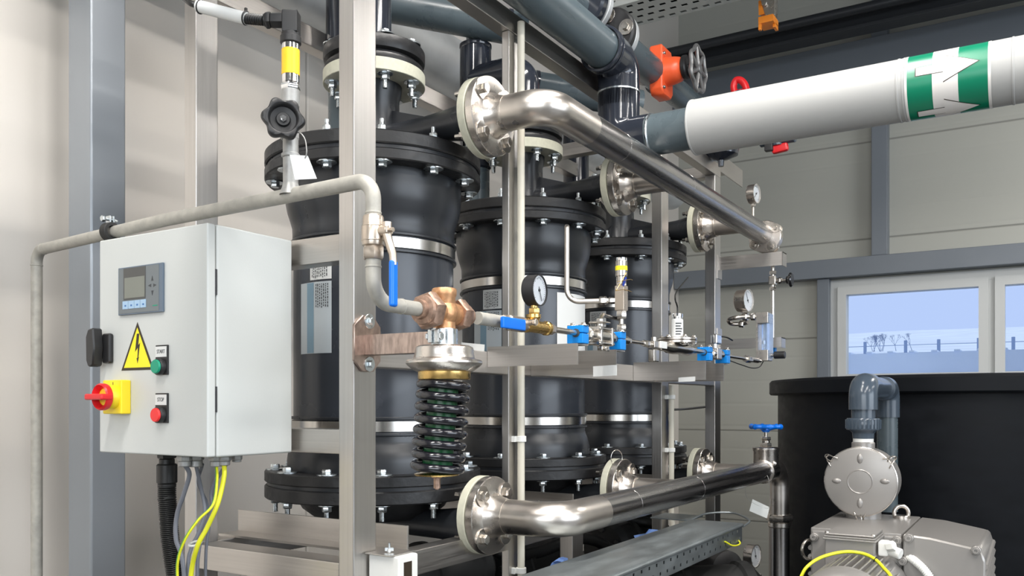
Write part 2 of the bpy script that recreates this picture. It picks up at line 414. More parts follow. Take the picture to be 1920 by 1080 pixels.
# far wall with the window opening
g0 = atY(1559, 540, YF); WX0 = g0.x; WZ1 = atY(1572, 527, YF).z; WZ0 = 1.29; WX1 = WX0+1.95
b = MB(); 
b.box((XL-0.12, YF, 0), (WX0, YF+0.14, CEIL)); b.box((WX1, YF, 0), (XR+0.1, YF+0.14, CEIL))
b.box((WX0, YF, 0), (WX1, YF+0.14, WZ0)); b.box((WX0, YF, WZ1), (WX1, YF+0.14, CEIL))
struct(b.build('wall_far', 'wall_panel'))
# window: outer frame, two sashes, panes
wr = thing('window_1', 'long white-framed window in the far wall with snow outside', 'window', (WX0, YF, WZ0), kind='structure')
b = MB(); fw = 0.055
b.box((WX0+fw, YF-0.02, WZ1-fw), (WX1-fw, YF+0.08, WZ1)); b.box((WX0+fw, YF-0.02, WZ0), (WX1-fw, YF+0.08, WZ0+fw))
b.box((WX0, YF-0.02, WZ0), (WX0+fw, YF+0.08, WZ1)); b.box((WX1-fw, YF-0.02, WZ0), (WX1, YF+0.08, WZ1))
mxm = atY(1860, 540, YF).x
b.box((mxm-0.022, YF-0.018, WZ0+fw), (mxm+0.022, YF+0.08, WZ1-fw))
b.build('window_frame', 'window_frame', wr)
for a, c in ((WX0+fw*0.8, mxm-0.016), (mxm+0.016, WX1-fw*0.8)):
    s = MB(); q = 0.05; zl, zh = WZ0+fw*0.8, WZ1-fw*0.8
    s.box((a, YF-0.04, zl), (a+q, YF+0.05, zh)); s.box((c-q, YF-0.04, zl), (c, YF+0.05, zh))
    s.box((a+q, YF-0.04, zh-q), (c-q, YF+0.05, zh)); s.box((a+q, YF-0.04, zl), (c-q, YF+0.05, zl+q))
    so = s.build('sash', 'window_frame', wr)
    MB().box((a+q-0.004, YF, WZ0+fw*0.8+q-0.004), (c-q+0.004, YF+0.006, WZ1-fw*0.8-q+0.004)).build('pane', 'glass', so)
# grey steelwork on the far wall
T = 0
def trim(lo, hi, m='paint_grey', bev=0.006):
    global T; T += 1
    o = struct(MB().box(lo, hi, bev).build('trim_%d' % T, m)); return o
zb1 = atY(1620, 485, YF).z; zb0 = atY(1620, 520, YF).z
xb0 = atY(1273, 520, YF).x
trim((xb0, YF-0.10, zb0), (XR, YF, zb1))                                   # beam over the window
p1, p2 = atY(1638, 300, YF), atY(1668, 300, YF)
trim((p1.x, YF-0.09, zb1), (p2.x, YF, CEIL))                               # post above the beam
p1, p2 = atY(1536, 600, YF), atY(1559, 600, YF)
trim((p1.x, YF-0.07, 0), (p2.x, YF, zb0))                                  # post beside the window
z1 = atY(1620, 87, YF).z; 
trim((xb0, YF-0.12, z1-0.30), (XR, YF, z1))                                # upper beam
p1 = atY(1620, 10, 5.2); p0 = atY(1620, 55, 5.2)
b = MB(); zt, zb = p1.z, p0.z
b.box((XL, 5.16, zt-0.02), (XR, 5.28, zt), 0.003); b.box((XL, 5.16, zb), (XR, 5.28, zb+0.02), 0.003); b.box((XL, 5.21, zb+0.02), (XR, 5.23, zt-0.02))
b.cyl((XL, 5.12, zt-0.05), (XR, 5.12, zt-0.05), 0.028, n=20)
T += 1; struct(b.build('trim_%d' % T, 'beam_dark'))
# steel column against the left wall
c0 = atY(170, 400, 1.20); cl = atY(127, 400, 1.20)
T += 1; b = MB(); b.box((cl.x, 1.20, 0), (c0.x, 1.293, CEIL), 0.006, seg=3); struct(b.build('trim_%d' % T, 'column_grey'))
# unseen window frames added to go with the fill lights, no openings behind them
def fill_light_frame(n, lo, hi, axis):
    r = thing('window_%d' % n, 'tall window behind the viewer', 'window', lo, kind='structure')
    lo, hi = Vector(lo), Vector(hi); f = MB(); t = 0.06
    ax = 0 if axis == 'X' else 1
    for k in range(5):
        a, c = lo.copy(), hi.copy(); p = lo[ax]+(hi[ax]-lo[ax]-t)*k/4; a[ax] = p; c[ax] = p+t; f.box(a, c, 0.004)
    for z in (lo.z, hi.z-t):
        a, c = lo.copy(), hi.copy(); a.z = z; c.z = z+t; f.box(a, c, 0.004)
    f.build('window_frame', 'window_frame', r)
fill_light_frame(2, (XR-0.04, -1.1, 1.0), (XR, 3.1, 2.9), 'Y')
fill_light_frame(3, (-0.2, YN, 1.1), (3.4, YN+0.04, 2.9), 'X')
# hanging luminaires
for i, (lx, ly) in enumerate(LUM):
    r = thing('hanging_lamp', 'long white luminaire hanging under the ceiling', 'lamp', (lx, ly, LZ), group='hanging luminaires')
    MB().box((lx-0.10, ly-0.8, LZ), (lx+0.10, ly+0.8, LZ+0.09), 0.006).build('housing', 'white_paint', r)
    MB().box((lx-0.08, ly-0.76, LZ-0.012), (lx+0.08, ly+0.76, LZ-0.0005)).build('diffuser', 'lamp_diffuser', r)
    for dy in (-0.5, 0.5): MB().cyl((lx, ly+dy, LZ+0.09), (lx, ly+dy, CEIL), 0.004, n=8).build('suspension', 'zinc', r)

# ------------------------------------------------------------------ outside the window
def snow_h(x, y): return 1.2 + y*(0.026+0.047*(1-math.exp(-max(0, y-6.5)/14))) + 0.004*y*math.sin(x*0.23+y*0.11) - 0.012*(x-4)*min(1, y/20)
b = MB(); nx, ny = 30, 24; gv = []
for j in range(ny+1):
    y = 6.2+(j/ny)**1.8*80
    gv.append([b.b.verts.new((-14+(i/nx)*44 + (y-6)*0.25*(i/nx-0.3), y, snow_h(-14+(i/nx)*44, y))) for i in range(nx+1)])
for j in range(ny):
    for i in range(nx): b._f([gv[j][i], gv[j][i+1], gv[j+1][i+1], gv[j+1][i]])
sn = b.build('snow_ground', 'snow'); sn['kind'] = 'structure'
# low snowy roof right outside
rp_ = atY(1700, 672, 8.5).z
b = MB(); b.box((-4, 7.0, rp_-0.45), (8, 9.2, rp_-0.03)); 
for k in range(80): b.box((-4+k*0.15, 6.98, rp_-0.03), (-3.96+k*0.15, 9.22, rp_-0.015), 0.004)
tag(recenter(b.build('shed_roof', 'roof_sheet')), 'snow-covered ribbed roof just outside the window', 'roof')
# bush and fence
bp_ = atY(1672, 640, 16.0); gz = snow_h(bp_.x, 16)
b = MB(); random.seed(3)
def twig(p, d, L, r, k):
    q = p+d*L; b.cyl(p, q, r, r*0.6, n=5, cap=False)
    if k == 0: return
    for _ in range(3):
        dd = (d+V(random.uniform(-.7, .7), random.uniform(-.7, .7), random.uniform(-.2, .6))).normalized(); twig(q, dd, L*0.72, r*0.6, k-1)
for k in range(9): twig(V(bp_.x+random.uniform(-.35, .35), 16+random.uniform(-.2, .2), gz), V(random.uniform(-.5, .5), random.uniform(-.3, .3), 1).normalized(), 0.11, 0.006, 4)
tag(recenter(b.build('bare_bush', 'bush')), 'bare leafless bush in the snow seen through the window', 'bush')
fr = thing('wire_fence', 'low wire fence crossing the snow field beyond the window', 'fence', (0, 12, 0.4))
prev = None
for px in (1560, 1622, 1698, 1760, 1835, 1900, 1960):
    q = atY(px, 650, 12.0); gz = snow_h(q.x, 12)
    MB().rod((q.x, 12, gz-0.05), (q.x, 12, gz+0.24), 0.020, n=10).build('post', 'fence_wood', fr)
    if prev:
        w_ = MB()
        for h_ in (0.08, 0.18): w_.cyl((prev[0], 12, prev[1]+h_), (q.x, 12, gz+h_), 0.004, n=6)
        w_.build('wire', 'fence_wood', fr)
    prev = (q.x, gz)
# ================================================================== SUPPORT FRAME OF THE VESSELS
fr = thing('support_frame', 'welded stainless steel frame carrying the three black vessels', 'frame', (-1.28, 2.2, 0))
def post(x0, x1, y0, y1, z0=0.0, z1=2.13, nm='post'):
    return MB().box((x0, y0, z0), (x1, y1, z1), 0.003).build(nm, 'steel_post', fr)
YA_ = 1.16
post(-1.096, -1.059, YA_, YA_+0.062, z1=3.0)                 # nearest post, runs out of view upwards
post(-1.08, -1.06, 1.690, 1.732, z1=2.075)
post(-1.096, -1.06, 2.634, 2.694, z1=2.075)
post(-1.10, -1.06, 3.17, 3.235, z1=2.075)
xb = Xon(367, YA_)
post(xb-0.037, xb, YA_, YA_+0.057, z1=3.0)
post(-1.537, -1.497, 1.75, 1.79, z1=0.86); post(-1.537, -1.497, 2.82, 2.88, z1=0.86)
post(-1.537, -1.497, 3.17, 3.235)
_y = Yon(1074, -1.06); post(-1.10, -1.06, _y, _y+0.062, z1=0.8565, nm='leg'); _y = Yon(1118, -1.30); post(-1.33, -1.30, _y, _y+0.03, z1=0.8565, nm='leg')
def rail(lo, hi, nm='rail'):
    lo = (lo[0]+0.0006, lo[1], lo[2]); hi = (hi[0]-0.0006, hi[1], hi[2]); return MB().box(lo, hi, 0.003).build(nm, 'steel_bar', fr)
rail((-1.10, YA_+0.062, 2.075), (-1.06, 3.24, 2.125))         # top front
b = MB(); b.box((-1.064, 3.24, 2.10), (-1.06, 3.52, 2.17)); b.box((-1.10, 3.24, 2.10), (-1.064, 3.3, 2.104)); b.build('rail_end_plate', 'steel_bar', fr)
rail((-1.56, YA_+0.057, 2.075), (-1.52, 3.24, 2.125))         # top back
rail((-1.52, 3.18, 2.07), (-1.10, 3.225, 2.115), 'crossbar')
rail((-1.52, 2.645, 2.07), (-1.10, 2.685, 2.115), 'crossbar')
zt = atY(634, 437, YA_).z; rail((xb, YA_+0.004, zt-0.05), (-1.096, YA_+0.044, zt), 'crossbar')
zt = atY(634, 805, YA_).z; rail((xb, YA_+0.004, zt-0.046), (-1.096, YA_+0.044, zt), 'crossbar')
rail((xb, YA_+0.002, 0.857), (-1.096, YA_+0.058, 0.908), 'crossbar')
rail((-1.10, YA_+0.062, 0.857), (-1.06, 3.17, 0.908)); rail((-1.537, YA_+0.057, 0.857), (-1.497, 3.17, 0.908))
rail((-1.10, YA_+0.062, 1.268), (-1.062, 3.17, 1.318))        # middle front rail behind the instruments
rail((-1.497, 3.19, 0.857), (-1.10, 3.22, 0.908), 'crossbar')
# angle irons under the vessels
YC = [1.574, 2.27, 2.966]
for yc in YC:
    for s in (-1, 1):
        y = yc+s*0.257; b = MB()
        b.box((-1.55, y-0.002, 0.908), (-1.06, y+0.003, 0.960), 0.001); b.box((-1.55, y-0.055 if s < 0 else y+0.003, 0.908), (-1.06, y-0.002 if s < 0 else y+0.056, 0.913))
        b.build('angle_iron', 'steel_bar', fr)
# channel brackets carrying the instrument line
BR = [(1083, 1.603, 1.328, 1.283), (1155, 1.795, 1.325, 1.268), (1323, 2.41, 1.326, 1.27), (1357, 2.575, 1.325, 1.27)]
for px, y, z1, z0 in BR:
    x1 = Xon(px, y); b = MB()
    b.box((-1.062, y, z0), (x1, y+0.003, z1)); b.box((-1.062, y+0.003, z1-0.003), (x1, y+0.05, z1))
    b.build('bracket', 'steel_bar', fr)
y = 3.2
for (z1, z0, px) in ((1.762, 1.712, 1467), (1.446, 1.408, 1465)):
    x1 = Xon(px, y); b = MB()
    b.box((-1.06, y, z0), (x1, y+0.003, z1)); b.box((-1.06, y+0.003, z1-0.003), (x1, y+0.06, z1)); b.box((x1-0.003, y, z0), (x1, y+0.06, z1)); b.build('bracket', 'steel_bar', fr)
for z in (1.7, 1.42): 
    MB().box((-1.062, 3.19, z-0.02), (-1.056, 3.24, z+0.07), 0.001).build('weld_plate', 'steel_bar', fr)
# clips holding the conduits on the posts
def conduit(px, ylev, z0, z1, lab, r=0.0088, name='conduit_pipe'):
    x = -1.045; y = Yon(px, x)
    r_ = thing(name, lab, 'conduit', (x, y, z0))
    MB().cyl((x, y, z0), (x, y, z1), r, n=18).build('pipe', 'cream_conduit', r_)
    return r_, x, y
cr, cx, cy = conduit(977, 0, 0.3, 2.1, 'cream conduit running the full height beside the second post')
for z in (1.86, 1.11, 0.80):
    b = MB(); b.ring((cx, cy, z), (cx, cy, z+0.014), 0.0125, 0.0088, 20); b.box((cx-0.02, cy-0.019, z), (cx-0.006, cy-0.009, z+0.014), 0.001); b.build('clip', 'white_plastic', cr)
cr, cx, cy = conduit(1259, 0, 0.86, 1.262, 'short cream conduit beside the third post, below the brackets')
for z in (1.215, 1.04, 0.93):
    b = MB(); b.ring((cx, cy, z), (cx, cy, z+0.014), 0.0125, 0.0088, 20); b.box((cx-0.024, cy-0.02, z), (cx-0.006, cy-0.009, z+0.014), 0.001); b.build('clip', 'white_plastic', cr)
x, y = cx, cy
b = MB(); b.tube(spline([(x, y, 0.86), (x+0.002, y, 0.82), (x+0.012, y-0.01, 0.77), (x+0.02, y-0.02, 0.70), (x+0.02, y-0.02, 0.5)], 8), 0.0088, 14); b.build('pipe', 'cream_conduit', cr)

# ================================================================== VESSELS
fastener('n9', 0.0095, 'nut', 'zinc', 0.014); fastener('h9', 0.0095, 'head', 'zinc'); fastener('n11', 0.0105, 'nut', 'zinc', 0.020)
fastener('h11', 0.0105, 'head', 'zinc'); fastener('h8', 0.0085, 'head', 'steel_small'); fastener('n8', 0.0085, 'nut', 'steel_small', 0.012)
fastener('h5', 0.0055, 'head', 'steel_small'); fastener('s5', 0.005, 'socket', 'steel_small'); fastener('s7', 0.007, 'socket', 'chrome')
XV = -1.37
def vessel():
    y = YC[0]; r = thing('filter_vessel', '', 'vessel', (XV, y, 0.93)); P = lambda z: V(XV, y, z)
    MB().lathe(P(0), ZA, [(0.0, 1.06), (0.188, 1.06), (0.19, 1.062), (0.19, 1.60), (0.188, 1.602), (0, 1.602)], 72).build('shell', 'pvc_body', r)
    MB().lathe(P(0), ZA, [(0.19, 1.577), (0.192, 1.582), (0.192, 1.598), (0.1925, 1.612), (0.197, 1.628), (0.2035, 1.648), (0.2075, 1.668), (0.209, 1.69), (0.209, 1.722), (0.17, 1.722)], 72).build('upper_bell', 'pvc_black', r, angle=60)
    MB().lathe(P(0), ZA, [(0.17, 1.045), (0.2045, 1.045), (0.2045, 1.068), (0.203, 1.08), (0.199, 1.095), (0.193, 1.108), (0.191, 1.118), (0.191, 1.13), (0.19, 1.134)], 72).build('lower_bell', 'pvc_black', r, angle=60)
    for z in (1.5735, 1.5355, 1.164, 1.128):
        MB().ring(P(z), P(z+0.0065), 0.1975, 0.188, 72).build('rib', 'pvc_black', r)
    for z, h in ((1.5445, 0.026), (1.137, 0.025)):
        MB().ring(P(z), P(z+h), 0.1945, 0.189, 72).build('steel_band', 'steel_band', r)
    R = 0.2555
    def disc(z0, z1, rr, ri=0.0, nm='flange'):
        bv = 0.0025
        return MB().lathe(P(0), ZA, [(ri, z0), (rr-bv, z0), (rr, z0+bv), (rr, z1-bv), (rr-bv, z1), (ri, z1)], 80).build(nm, 'pvc_flange', r)
    disc(1.722, 1.746, R); MB().lathe(P(0), ZA, [(0, 1.746), (R-0.006, 1.746), (R-0.006, 1.755), (0, 1.755)], 80).build('gasket', 'pvc_black', r)
    b = MB().lathe(P(0), ZA, [(0, 1.755), (R-0.003, 1.755), (R, 1.758), (R, 1.782), (R-0.003, 1.785), (0.145, 1.785), (0.138, 1.797), (0.10, 1.803), (0.062, 1.806), (0, 1.806)], 80)
    lid = b.build('lid', 'pvc_flange', r)
    disc(1.020, 1.045, R); MB().lathe(P(0), ZA, [(0, 1.012), (R-0.006, 1.012), (R-0.006, 1.020), (0, 1.020)], 80).build('gasket', 'pvc_black', r)
    MB().lathe(P(0), ZA, [(0, 0.932), (0.14, 0.932), (0.17, 0.955), (0.185, 0.982), (R-0.003, 0.982), (R, 0.985), (R, 1.009), (R-0.003, 1.012), (0, 1.012)], 80).build('base', 'pvc_flange', r)
    ph = math.radians(15)
    for k in range(12):
        t = ph+PI*k/6; q = V(math.cos(t), math.sin(t), 0)*0.231
        place(FAST['h11'], 'bolt', r, P(1.722)+q, -ZA); place(FAST['n9'], 'bolt', r, P(1.785)+q, ZA)
        place(FAST['h11'], 'bolt', r, P(1.045)+q, ZA); place(FAST['n11'], 'bolt', r, P(0.982)+q, -ZA)
    # neck, gussets and side nozzle on the lid
    MB().lathe(P(0), ZA, [(0.066, 1.80), (0.061, 1.815), (0.0595, 1.93), (0.064, 1.942), (0.066, 1.963)], 40).build('neck', 'pvc_black', r)
    b = MB(); c = P(1.833); 
    b.lathe(c, XA, [(0.030, 0.0), (0.031, 0.16), (0.036, 0.235), (0.046, 0.29), (0.047, 0.303)], 32)
    b.build('side_nozzle', 'pvc_black', r)
    for d in ((1, 0), (0, 1), (0, -1), (-1, 0)):
        u = V(d[0], d[1], 0); v = ZA; n = u.cross(v)
        if d == (1, 0): c0 = P(1.863)+u*0.05 - n*0.005; poly = [(0, 0), (0.11, 0), (0, 0.035)]
        else: c0 = P(1.802)+u*0.05 - n*0.005; poly = [(0, 0), (0.10, 0), (0, 0.07)]
        MB().prism(poly, c0, u, v, 0.01).build('gusset', 'pvc_black', r)
    MB().cyl(P(1.833)+XA*0.16+V(0, 0, -0.05), P(1.833)+XA*0.16, 0.02, n=16).build('nozzle_support', 'pvc_black', r)
    # top coupling: cream backing flange, black rubber flanges
    b = MB(); b.ring(P(1.963), P(1.992), 0.122, 0.0645, 64); b.build('backing_flange', 'cream', r, label='cream backing flange')
    MB().lathe(P(0), ZA, [(0.05, 1.992), (0.118, 1.992), (0.1195, 1.999), (0.117, 2.006), (0.108, 2.010), (0.108, 2.014), (0.120, 2.018), (0.1215, 2.024), (0.1215, 2.044), (0.119, 2.048), (0.05, 2.050)], 64).build('top_flange', 'pvc_flange', r)
    for k in range(8):
        t = math.radians(10)+PI*k/4; q = V(math.cos(t), math.sin(t), 0)*0.101
        place(FAST['n11'], 'bolt', r, P(1.963)+q, -ZA); place(FAST['h11'], 'bolt', r, P(2.049)+q, ZA)
    # bottom outlet nozzle towards the manifold
    b = MB(); b.lathe(P(0.925), XA, [(0.03, 0.0), (0.034, 0.2), (0.044, 0.285), (0.047, 0.303)], 32); b.build('bottom_nozzle', 'pvc_black', r)
    # labels
    def lab(a_px0, a_px1, z0, z1, m, nm, rr=0.1907):
        def ang(px):
            q = ray(px).normalized(); o = V(0, 0); cc = V(XV, y); t = cc.xy.dot(q) if False else Vector((XV, y)).dot(q)
            dd = math.sqrt(max(0, 0.19**2-(Vector((XV, y))-q*t).length_squared)); h = q*(t-dd)-Vector((XV, y)); return math.atan2(h.y, h.x)
        a0, a1 = ang(a_px0), ang(a_px1)
        return MB().on_cyl([(z0, a0), (z1, a0), (z1, a1), (z0, a1)], (XV, y, 0), ZA, XA, rr, 0.05).build(nm, m, r), (a0, a1)
    dz = lambda py, d=1.93: HC+(HZ-py)/FP*d
    _, (a0, a1) = lab(582, 622, dz(528), dz(481), 'label_white', 'label')
    _, (c0, c1) = lab(565, 622, dz(664), dz(532), 'label_silver', 'label')
    cm = c0+(c1-c0)*0.33; MB().on_cyl([(dz(663), c0+(c1-c0)*0.27), (dz(533), c0+(c1-c0)*0.27), (dz(533), c0+(c1-c0)*0.5), (dz(663), c0+(c1-c0)*0.5)], (XV, y, 0), ZA, XA, 0.1911, 0.05).build('label_stripe', 'label_stripe', r)
    b = MB(); random.seed(5)
    for k in range(7):
        t = c0+(c1-c0)*(0.56+0.055*k); zz = dz(536)
        while zz > dz(578):
            L = random.uniform(0.002, 0.006); b.on_cyl([(zz-L, t), (zz, t), (zz, t+(c1-c0)*0.026), (zz-L, t+(c1-c0)*0.026)], (XV, y, 0), ZA, XA, 0.1912, 0.3); zz -= L+0.002
    for k in range(9):
        t = a0+(a1-a0)*(0.1+0.085*k); zz = dz(486)
        while zz > dz(524):
            L = random.uniform(0.002, 0.007); b.on_cyl([(zz-L, t), (zz, t), (zz, t+(a1-a0)*0.04), (zz-L, t+(a1-a0)*0.04)], (XV, y, 0), ZA, XA, 0.1912, 0.3); zz -= L+0.002
    b.build('label_print', 'print_dark', r)
    return r
v1 = vessel(); v1['group'] = 'black filter vessels'
v1['label'] = 'black plastic vessel nearest the control box, directly behind the front post'
v2 = clone(v1, delta=(0, YC[1]-YC[0], 0), label='black plastic vessel in the middle of the three, behind the small black-cased gauge')
v3 = clone(v1, delta=(0, YC[2]-YC[0], 0), label='black plastic vessel farthest from the control box, behind the yellow-banded small sensor')
# white paper label low on the middle vessel
def vessel_angle(px, y, R=0.19):
    q = ray(px).normalized(); cc = Vector((XV, y)); t = cc.dot(q); dd = math.sqrt(max(0, R*R-(cc-q*t).length_squared)); h = q*(t-dd)-cc; return math.atan2(h.y, h.x)
a0, a1 = vessel_angle(1044, YC[1]), vessel_angle(1096, YC[1])
z0, z1 = 1.33, 1.525
v2['_o'] = (XV, YC[1], 0.93)
MB().on_cyl([(z0, a0), (z1, a0), (z1, a1), (z0, a1)], (XV, YC[1], 0), ZA, XA, 0.1915, 0.05).build('paper_label', 'label_white', v2, label='plain white paper label')
# ================================================================== STAINLESS MANIFOLDS
def manifold(name, label, z, XR_, yend, R=0.0865):
    r = thing(name, label, 'pipe manifold', (XR_, 2.3, z-0.04)); P = 0.038
    ya = YC[0]
    # header: elbow of the first branch runs on as the long pipe
    xj = -0.992
    b = MB(); b.tube(fillet([(xj, ya, z), (XR_, ya, z), (XR_, ya+0.18, z)], 0.098, 14), P, 32, cap=False); b.build('elbow', 'steel_pipe', r)
    b = MB(); b.tube([(XR_, ya+0.10, z), (XR_, ya+0.35, z), (XR_, yend, z)], P*0.985, 32); b.build('header_pipe', 'steel_mill', r)
    for yw in (ya+0.35, ya+0.80):
        MB().lathe((XR_, yw-0.002, z), YA, [(P-0.002, 0), (P*0.985+0.0003, 0.001), (P*0.985+0.0003, 0.003), (P-0.002, 0.004)], 32).build('weld_seam', 'steel_mill', r)
    for i, y in enumerate(YC):
        c = V(-1.066, y, z)
        MB().ring(c, c+XA*0.019, R, 0.05, 56).build('backing_flange', 'cream', r, label='cream backing flange')
        MB().ring(c+XA*0.0192, c+XA*0.0215, 0.062, 0.03, 40).build('gasket', 'rubber', r)
        f = c+XA*0.0218
        b = MB(); b.lathe(f, XA, [(0.03, 0), (R-0.0015, 0), (R-0.0005, 0.001), (R-0.0005, 0.0165), (R-0.002, 0.018), (0.058, 0.018), (0.050, 0.021), (0.043, 0.034), (0.0385, 0.052), (0.0385, 0.057), (0.03, 0.057)], 64)
        b.build('flange', 'steel_flange', r)
        if i: b = MB(); b.tube([(xj-0.02, y, z), (XR_-0.005, y, z)], P*0.9, 30); b.build('branch', 'steel_pipe', r)
        for k in range(4):
            t = PI/4+k*PI/2; q = V(0, math.cos(t), math.sin(t))*0.066
            place(FAST['h8'] if False else FAST['hs'], 'bolt', r, f+XA*0.018+q, XA); place(FAST['ns'], 'bolt', r, c+q, -XA)
    return r
fastener('hs', 0.0112, 'head', 'steel_small'); fastener('ns', 0.0105, 'nut', 'steel_small', 0.014)
um = manifold('header_pipe_assembly', 'upper stainless header pipe with three flanged elbows, sloping across the vessel tops', 1.833, -0.889, 3.20)
z, xr = 1.826, -0.889
b = MB(); b.lathe((xr+0.008, 3.20, z-0.002), YA, [(0, 0), (0.058, 0), (0.060, 0.002), (0.060, 0.012), (0.055, 0.0125), (0.055, 0.014), (0.060, 0.0145), (0.060, 0.03), (0.058, 0.032), (0, 0.032)], 44); b.build('end_flange', 'steel_flange', um)
for k in range(4):
    t = k*PI/2+0.6; q = V(math.cos(t), 0, math.sin(t))*0.048+V(0.008, 0, -0.006); place(FAST['h8'], 'bolt', um, V(xr, 3.20, z+0.004)+q, -YA)
    place(FAST['h8'], 'bolt', um, V(xr, 3.232, z+0.004)+q, YA)
lm = manifold('header_pipe_assembly', 'lower stainless header pipe joining the vessel bottoms and ending in a blue-wheeled valve', 0.954, -0.86, 3.2)
# outlet: valve tee, elbow down and drop pipe
xr, z = -0.86, 0.954
yt = Yon(1436, xr); ye = Yon(1461, xr)
b = MB(); b.tube(fillet([(xr, yt, z), (xr, ye, z), (xr, ye, z-0.22)], 0.07, 14), 0.0365, 32); b.build('outlet_elbow', 'steel_pipe', lm)
b = MB(); b.hex((xr, ye, z-0.205), (xr, ye, z-0.178), 0.053); b.rod((xr, ye, z-0.23), (xr, ye, z-0.205), 0.042); b.build('union', 'steel_flange', lm)
b = MB(); b.cyl((xr, ye, 0.02), (xr, ye, z-0.205), 0.0385, n=32); b.build('drop_pipe', 'steel_drop', lm)
MB().lathe((xr, yt-0.05, z), YA, [(0.036, 0), (0.043, 0.004), (0.044, 0.02), (0.042, 0.028), (0.03, 0.03)], 36).build('valve_socket', 'steel_flange', lm)
gv = thing('gate_valve', 'stainless gate valve with a blue handwheel standing on the lower header pipe', 'valve', (xr, yt, z+0.02))
zv = z
b = MB(); b.lathe((xr, yt, 0), ZA, [(0.030, zv+0.01), (0.043, zv+0.018), (0.045, zv+0.03), (0.045, zv+0.072), (0.047, zv+0.076), (0.0475, zv+0.080), (0.0475, zv+0.085), (0.044, zv+0.0875), (0, zv+0.088)], 40); b.sphere((xr+0.035, yt-0.02, zv+0.03), 0.012); b.build('valve_body', 'steel_flange', gv)
b = MB(); b.hex((xr, yt, zv+0.088), (xr, yt, zv+0.103), 0.021); b.rod((xr, yt, zv+0.103), (xr, yt, zv+0.112), 0.014); b.hex((xr, yt, zv+0.112), (xr, yt, zv+0.125), 0.018); b.build('gland_nut', 'steel_small', gv)
MB().cyl((xr, yt, zv+0.12), (xr, yt, zv+0.165), 0.006, n=14).build('stem', 'steel_small', gv)
zw = zv+0.158; n = 70
b = MB(); b.tube([(xr+(0.050+0.004*math.cos(6*t))*math.cos(t), yt+(0.050+0.004*math.cos(6*t))*math.sin(t), zw+0.004) for t in [2*PI*k/n for k in range(n)]], 0.0075, 12, closed=True)
for k in range(6): t = k*PI/3; b.sphere((xr+0.052*math.cos(t), yt+0.052*math.sin(t), zw+0.004), 0.0105, 14)
for k in range(3): t = k*2*PI/3+0.5; b.cyl((xr, yt, zw-0.006), (xr+0.048*math.cos(t), yt+0.048*math.sin(t), zw+0.003), 0.0075, 0.005, n=10)
b.lathe((xr, yt, zw-0.016), ZA, [(0, 0), (0.011, 0), (0.017, 0.008), (0.013, 0.018), (0, 0.018)], 20); b.build('handwheel', 'blue', gv)
# metal tag hanging on a wire from the outlet
def tagthing(name, label, corners, wire, m='white_paint', r=0.0008, n=8):
    t_ = thing(name, label, 'tag', corners[0])
    c = [Vector(q) for q in corners]; nrm = (c[1]-c[0]).cross(c[2]-c[0]).normalized()*0.0012
    b = MB(); A = [b.b.verts.new(q) for q in c]; B = [b.b.verts.new(q+nrm) for q in c]; b._f(A); b._f(B[::-1])
    for k in range(len(c)): b._f([A[k], A[(k+1) % len(c)], B[(k+1) % len(c)], B[k]])
    b.build('plate', m, t_); b = MB(); b.tube(spline(wire, n), r, 6); b.build('wire', 'galv', t_); return t_
d = 3.02
tagthing('metal_tag', 'small blank metal tag wired to the outlet pipe below the blue-wheeled valve', [atD(1411, 936, d), atD(1443, 951, d), atD(1438, 972, d), atD(1405, 958, d)],
        [atD(1428, 876, d+0.02), atD(1440, 895, d-0.02), atD(1443, 925, d-0.01), atD(1440, 953, d), atD(1402, 935, d), atD(1400, 905, d), atD(1415, 878, d+0.02)])
# lifting wire loop on the second lower flange
b = MB(); c = atX(1156, 858, -1.04); b.torus(c, (1, -0.4, 0), 0.022, 0.0012, 28, 8); tag(recenter(b.build('wire_loop', 'steel_small')), 'thin wire ring standing on the second lower flange', 'wire ring')

# ================================================================== PRESSURE GAUGES
def gauge(name, label, c, R, nrm, depth, case_m, stem_to, stem_r=0.005, stem_m='steel_small', bezel_m=None, needle=2.3, hexr=0.009):
    r = thing(name, label, 'gauge', stem_to); c = Vector(c); n = Vector(nrm).normalized(); u, v, a = frame_of(n)   # u = up
    r0 = c - n*depth/2; v_ = v
    b = MB(); b.lathe(r0, n, [(0, 0), (R*0.93, 0), (R, R*0.08), (R, depth*0.94), (R*1.02, depth*0.95), (R*1.02, depth), (R*0.95, depth), (R*0.95, depth*0.7), (R*0.5, depth*0.7)], 44); b.build('case', case_m, r)
    d0 = r0+n*depth*0.9
    dl_ = MB().lathe(d0, n, [(0, 0), (R*0.95, 0)], 44).build('dial', 'dial', r)
    b = MB()
    for k in range(28):
        t = math.radians(-135+270*k/27); q = u*math.cos(t)+v_*math.sin(t); L = 0.14 if k % 3 == 0 else 0.08
        b.obox(d0+n*0.0004+q*R*(0.84-L/2), q, n.cross(q), n, R*L/2, R*0.007, 0.0002)
    b.build('scale_marks', 'print_dark', dl_)
    q = (u*math.cos(needle)+v_*math.sin(needle)); b = MB()
    b.obox(d0+n*0.0014+q*R*0.25, q, n.cross(q), n, R*0.48, R*0.025, 0.0003); b.rod(d0, d0+n*0.0022, R*0.09, n=14); b.build('needle', 'print_dark', dl_)
    MB().lathe(r0+n*depth*0.96, n, [(0, 0), (R*0.93, 0)], 40).build('glass', 'gauge_glass', r)
    st = Vector(stem_to); top = c-ZA*R*0.95
    b = MB(); b.cyl(st, top, stem_r, n=16)
    hb = top-ZA*hexr*1.2; b.hex(hb-ZA*0.004, hb+ZA*0.008, hexr); b.build('stem', stem_m, r)
    return r
GX = -0.84
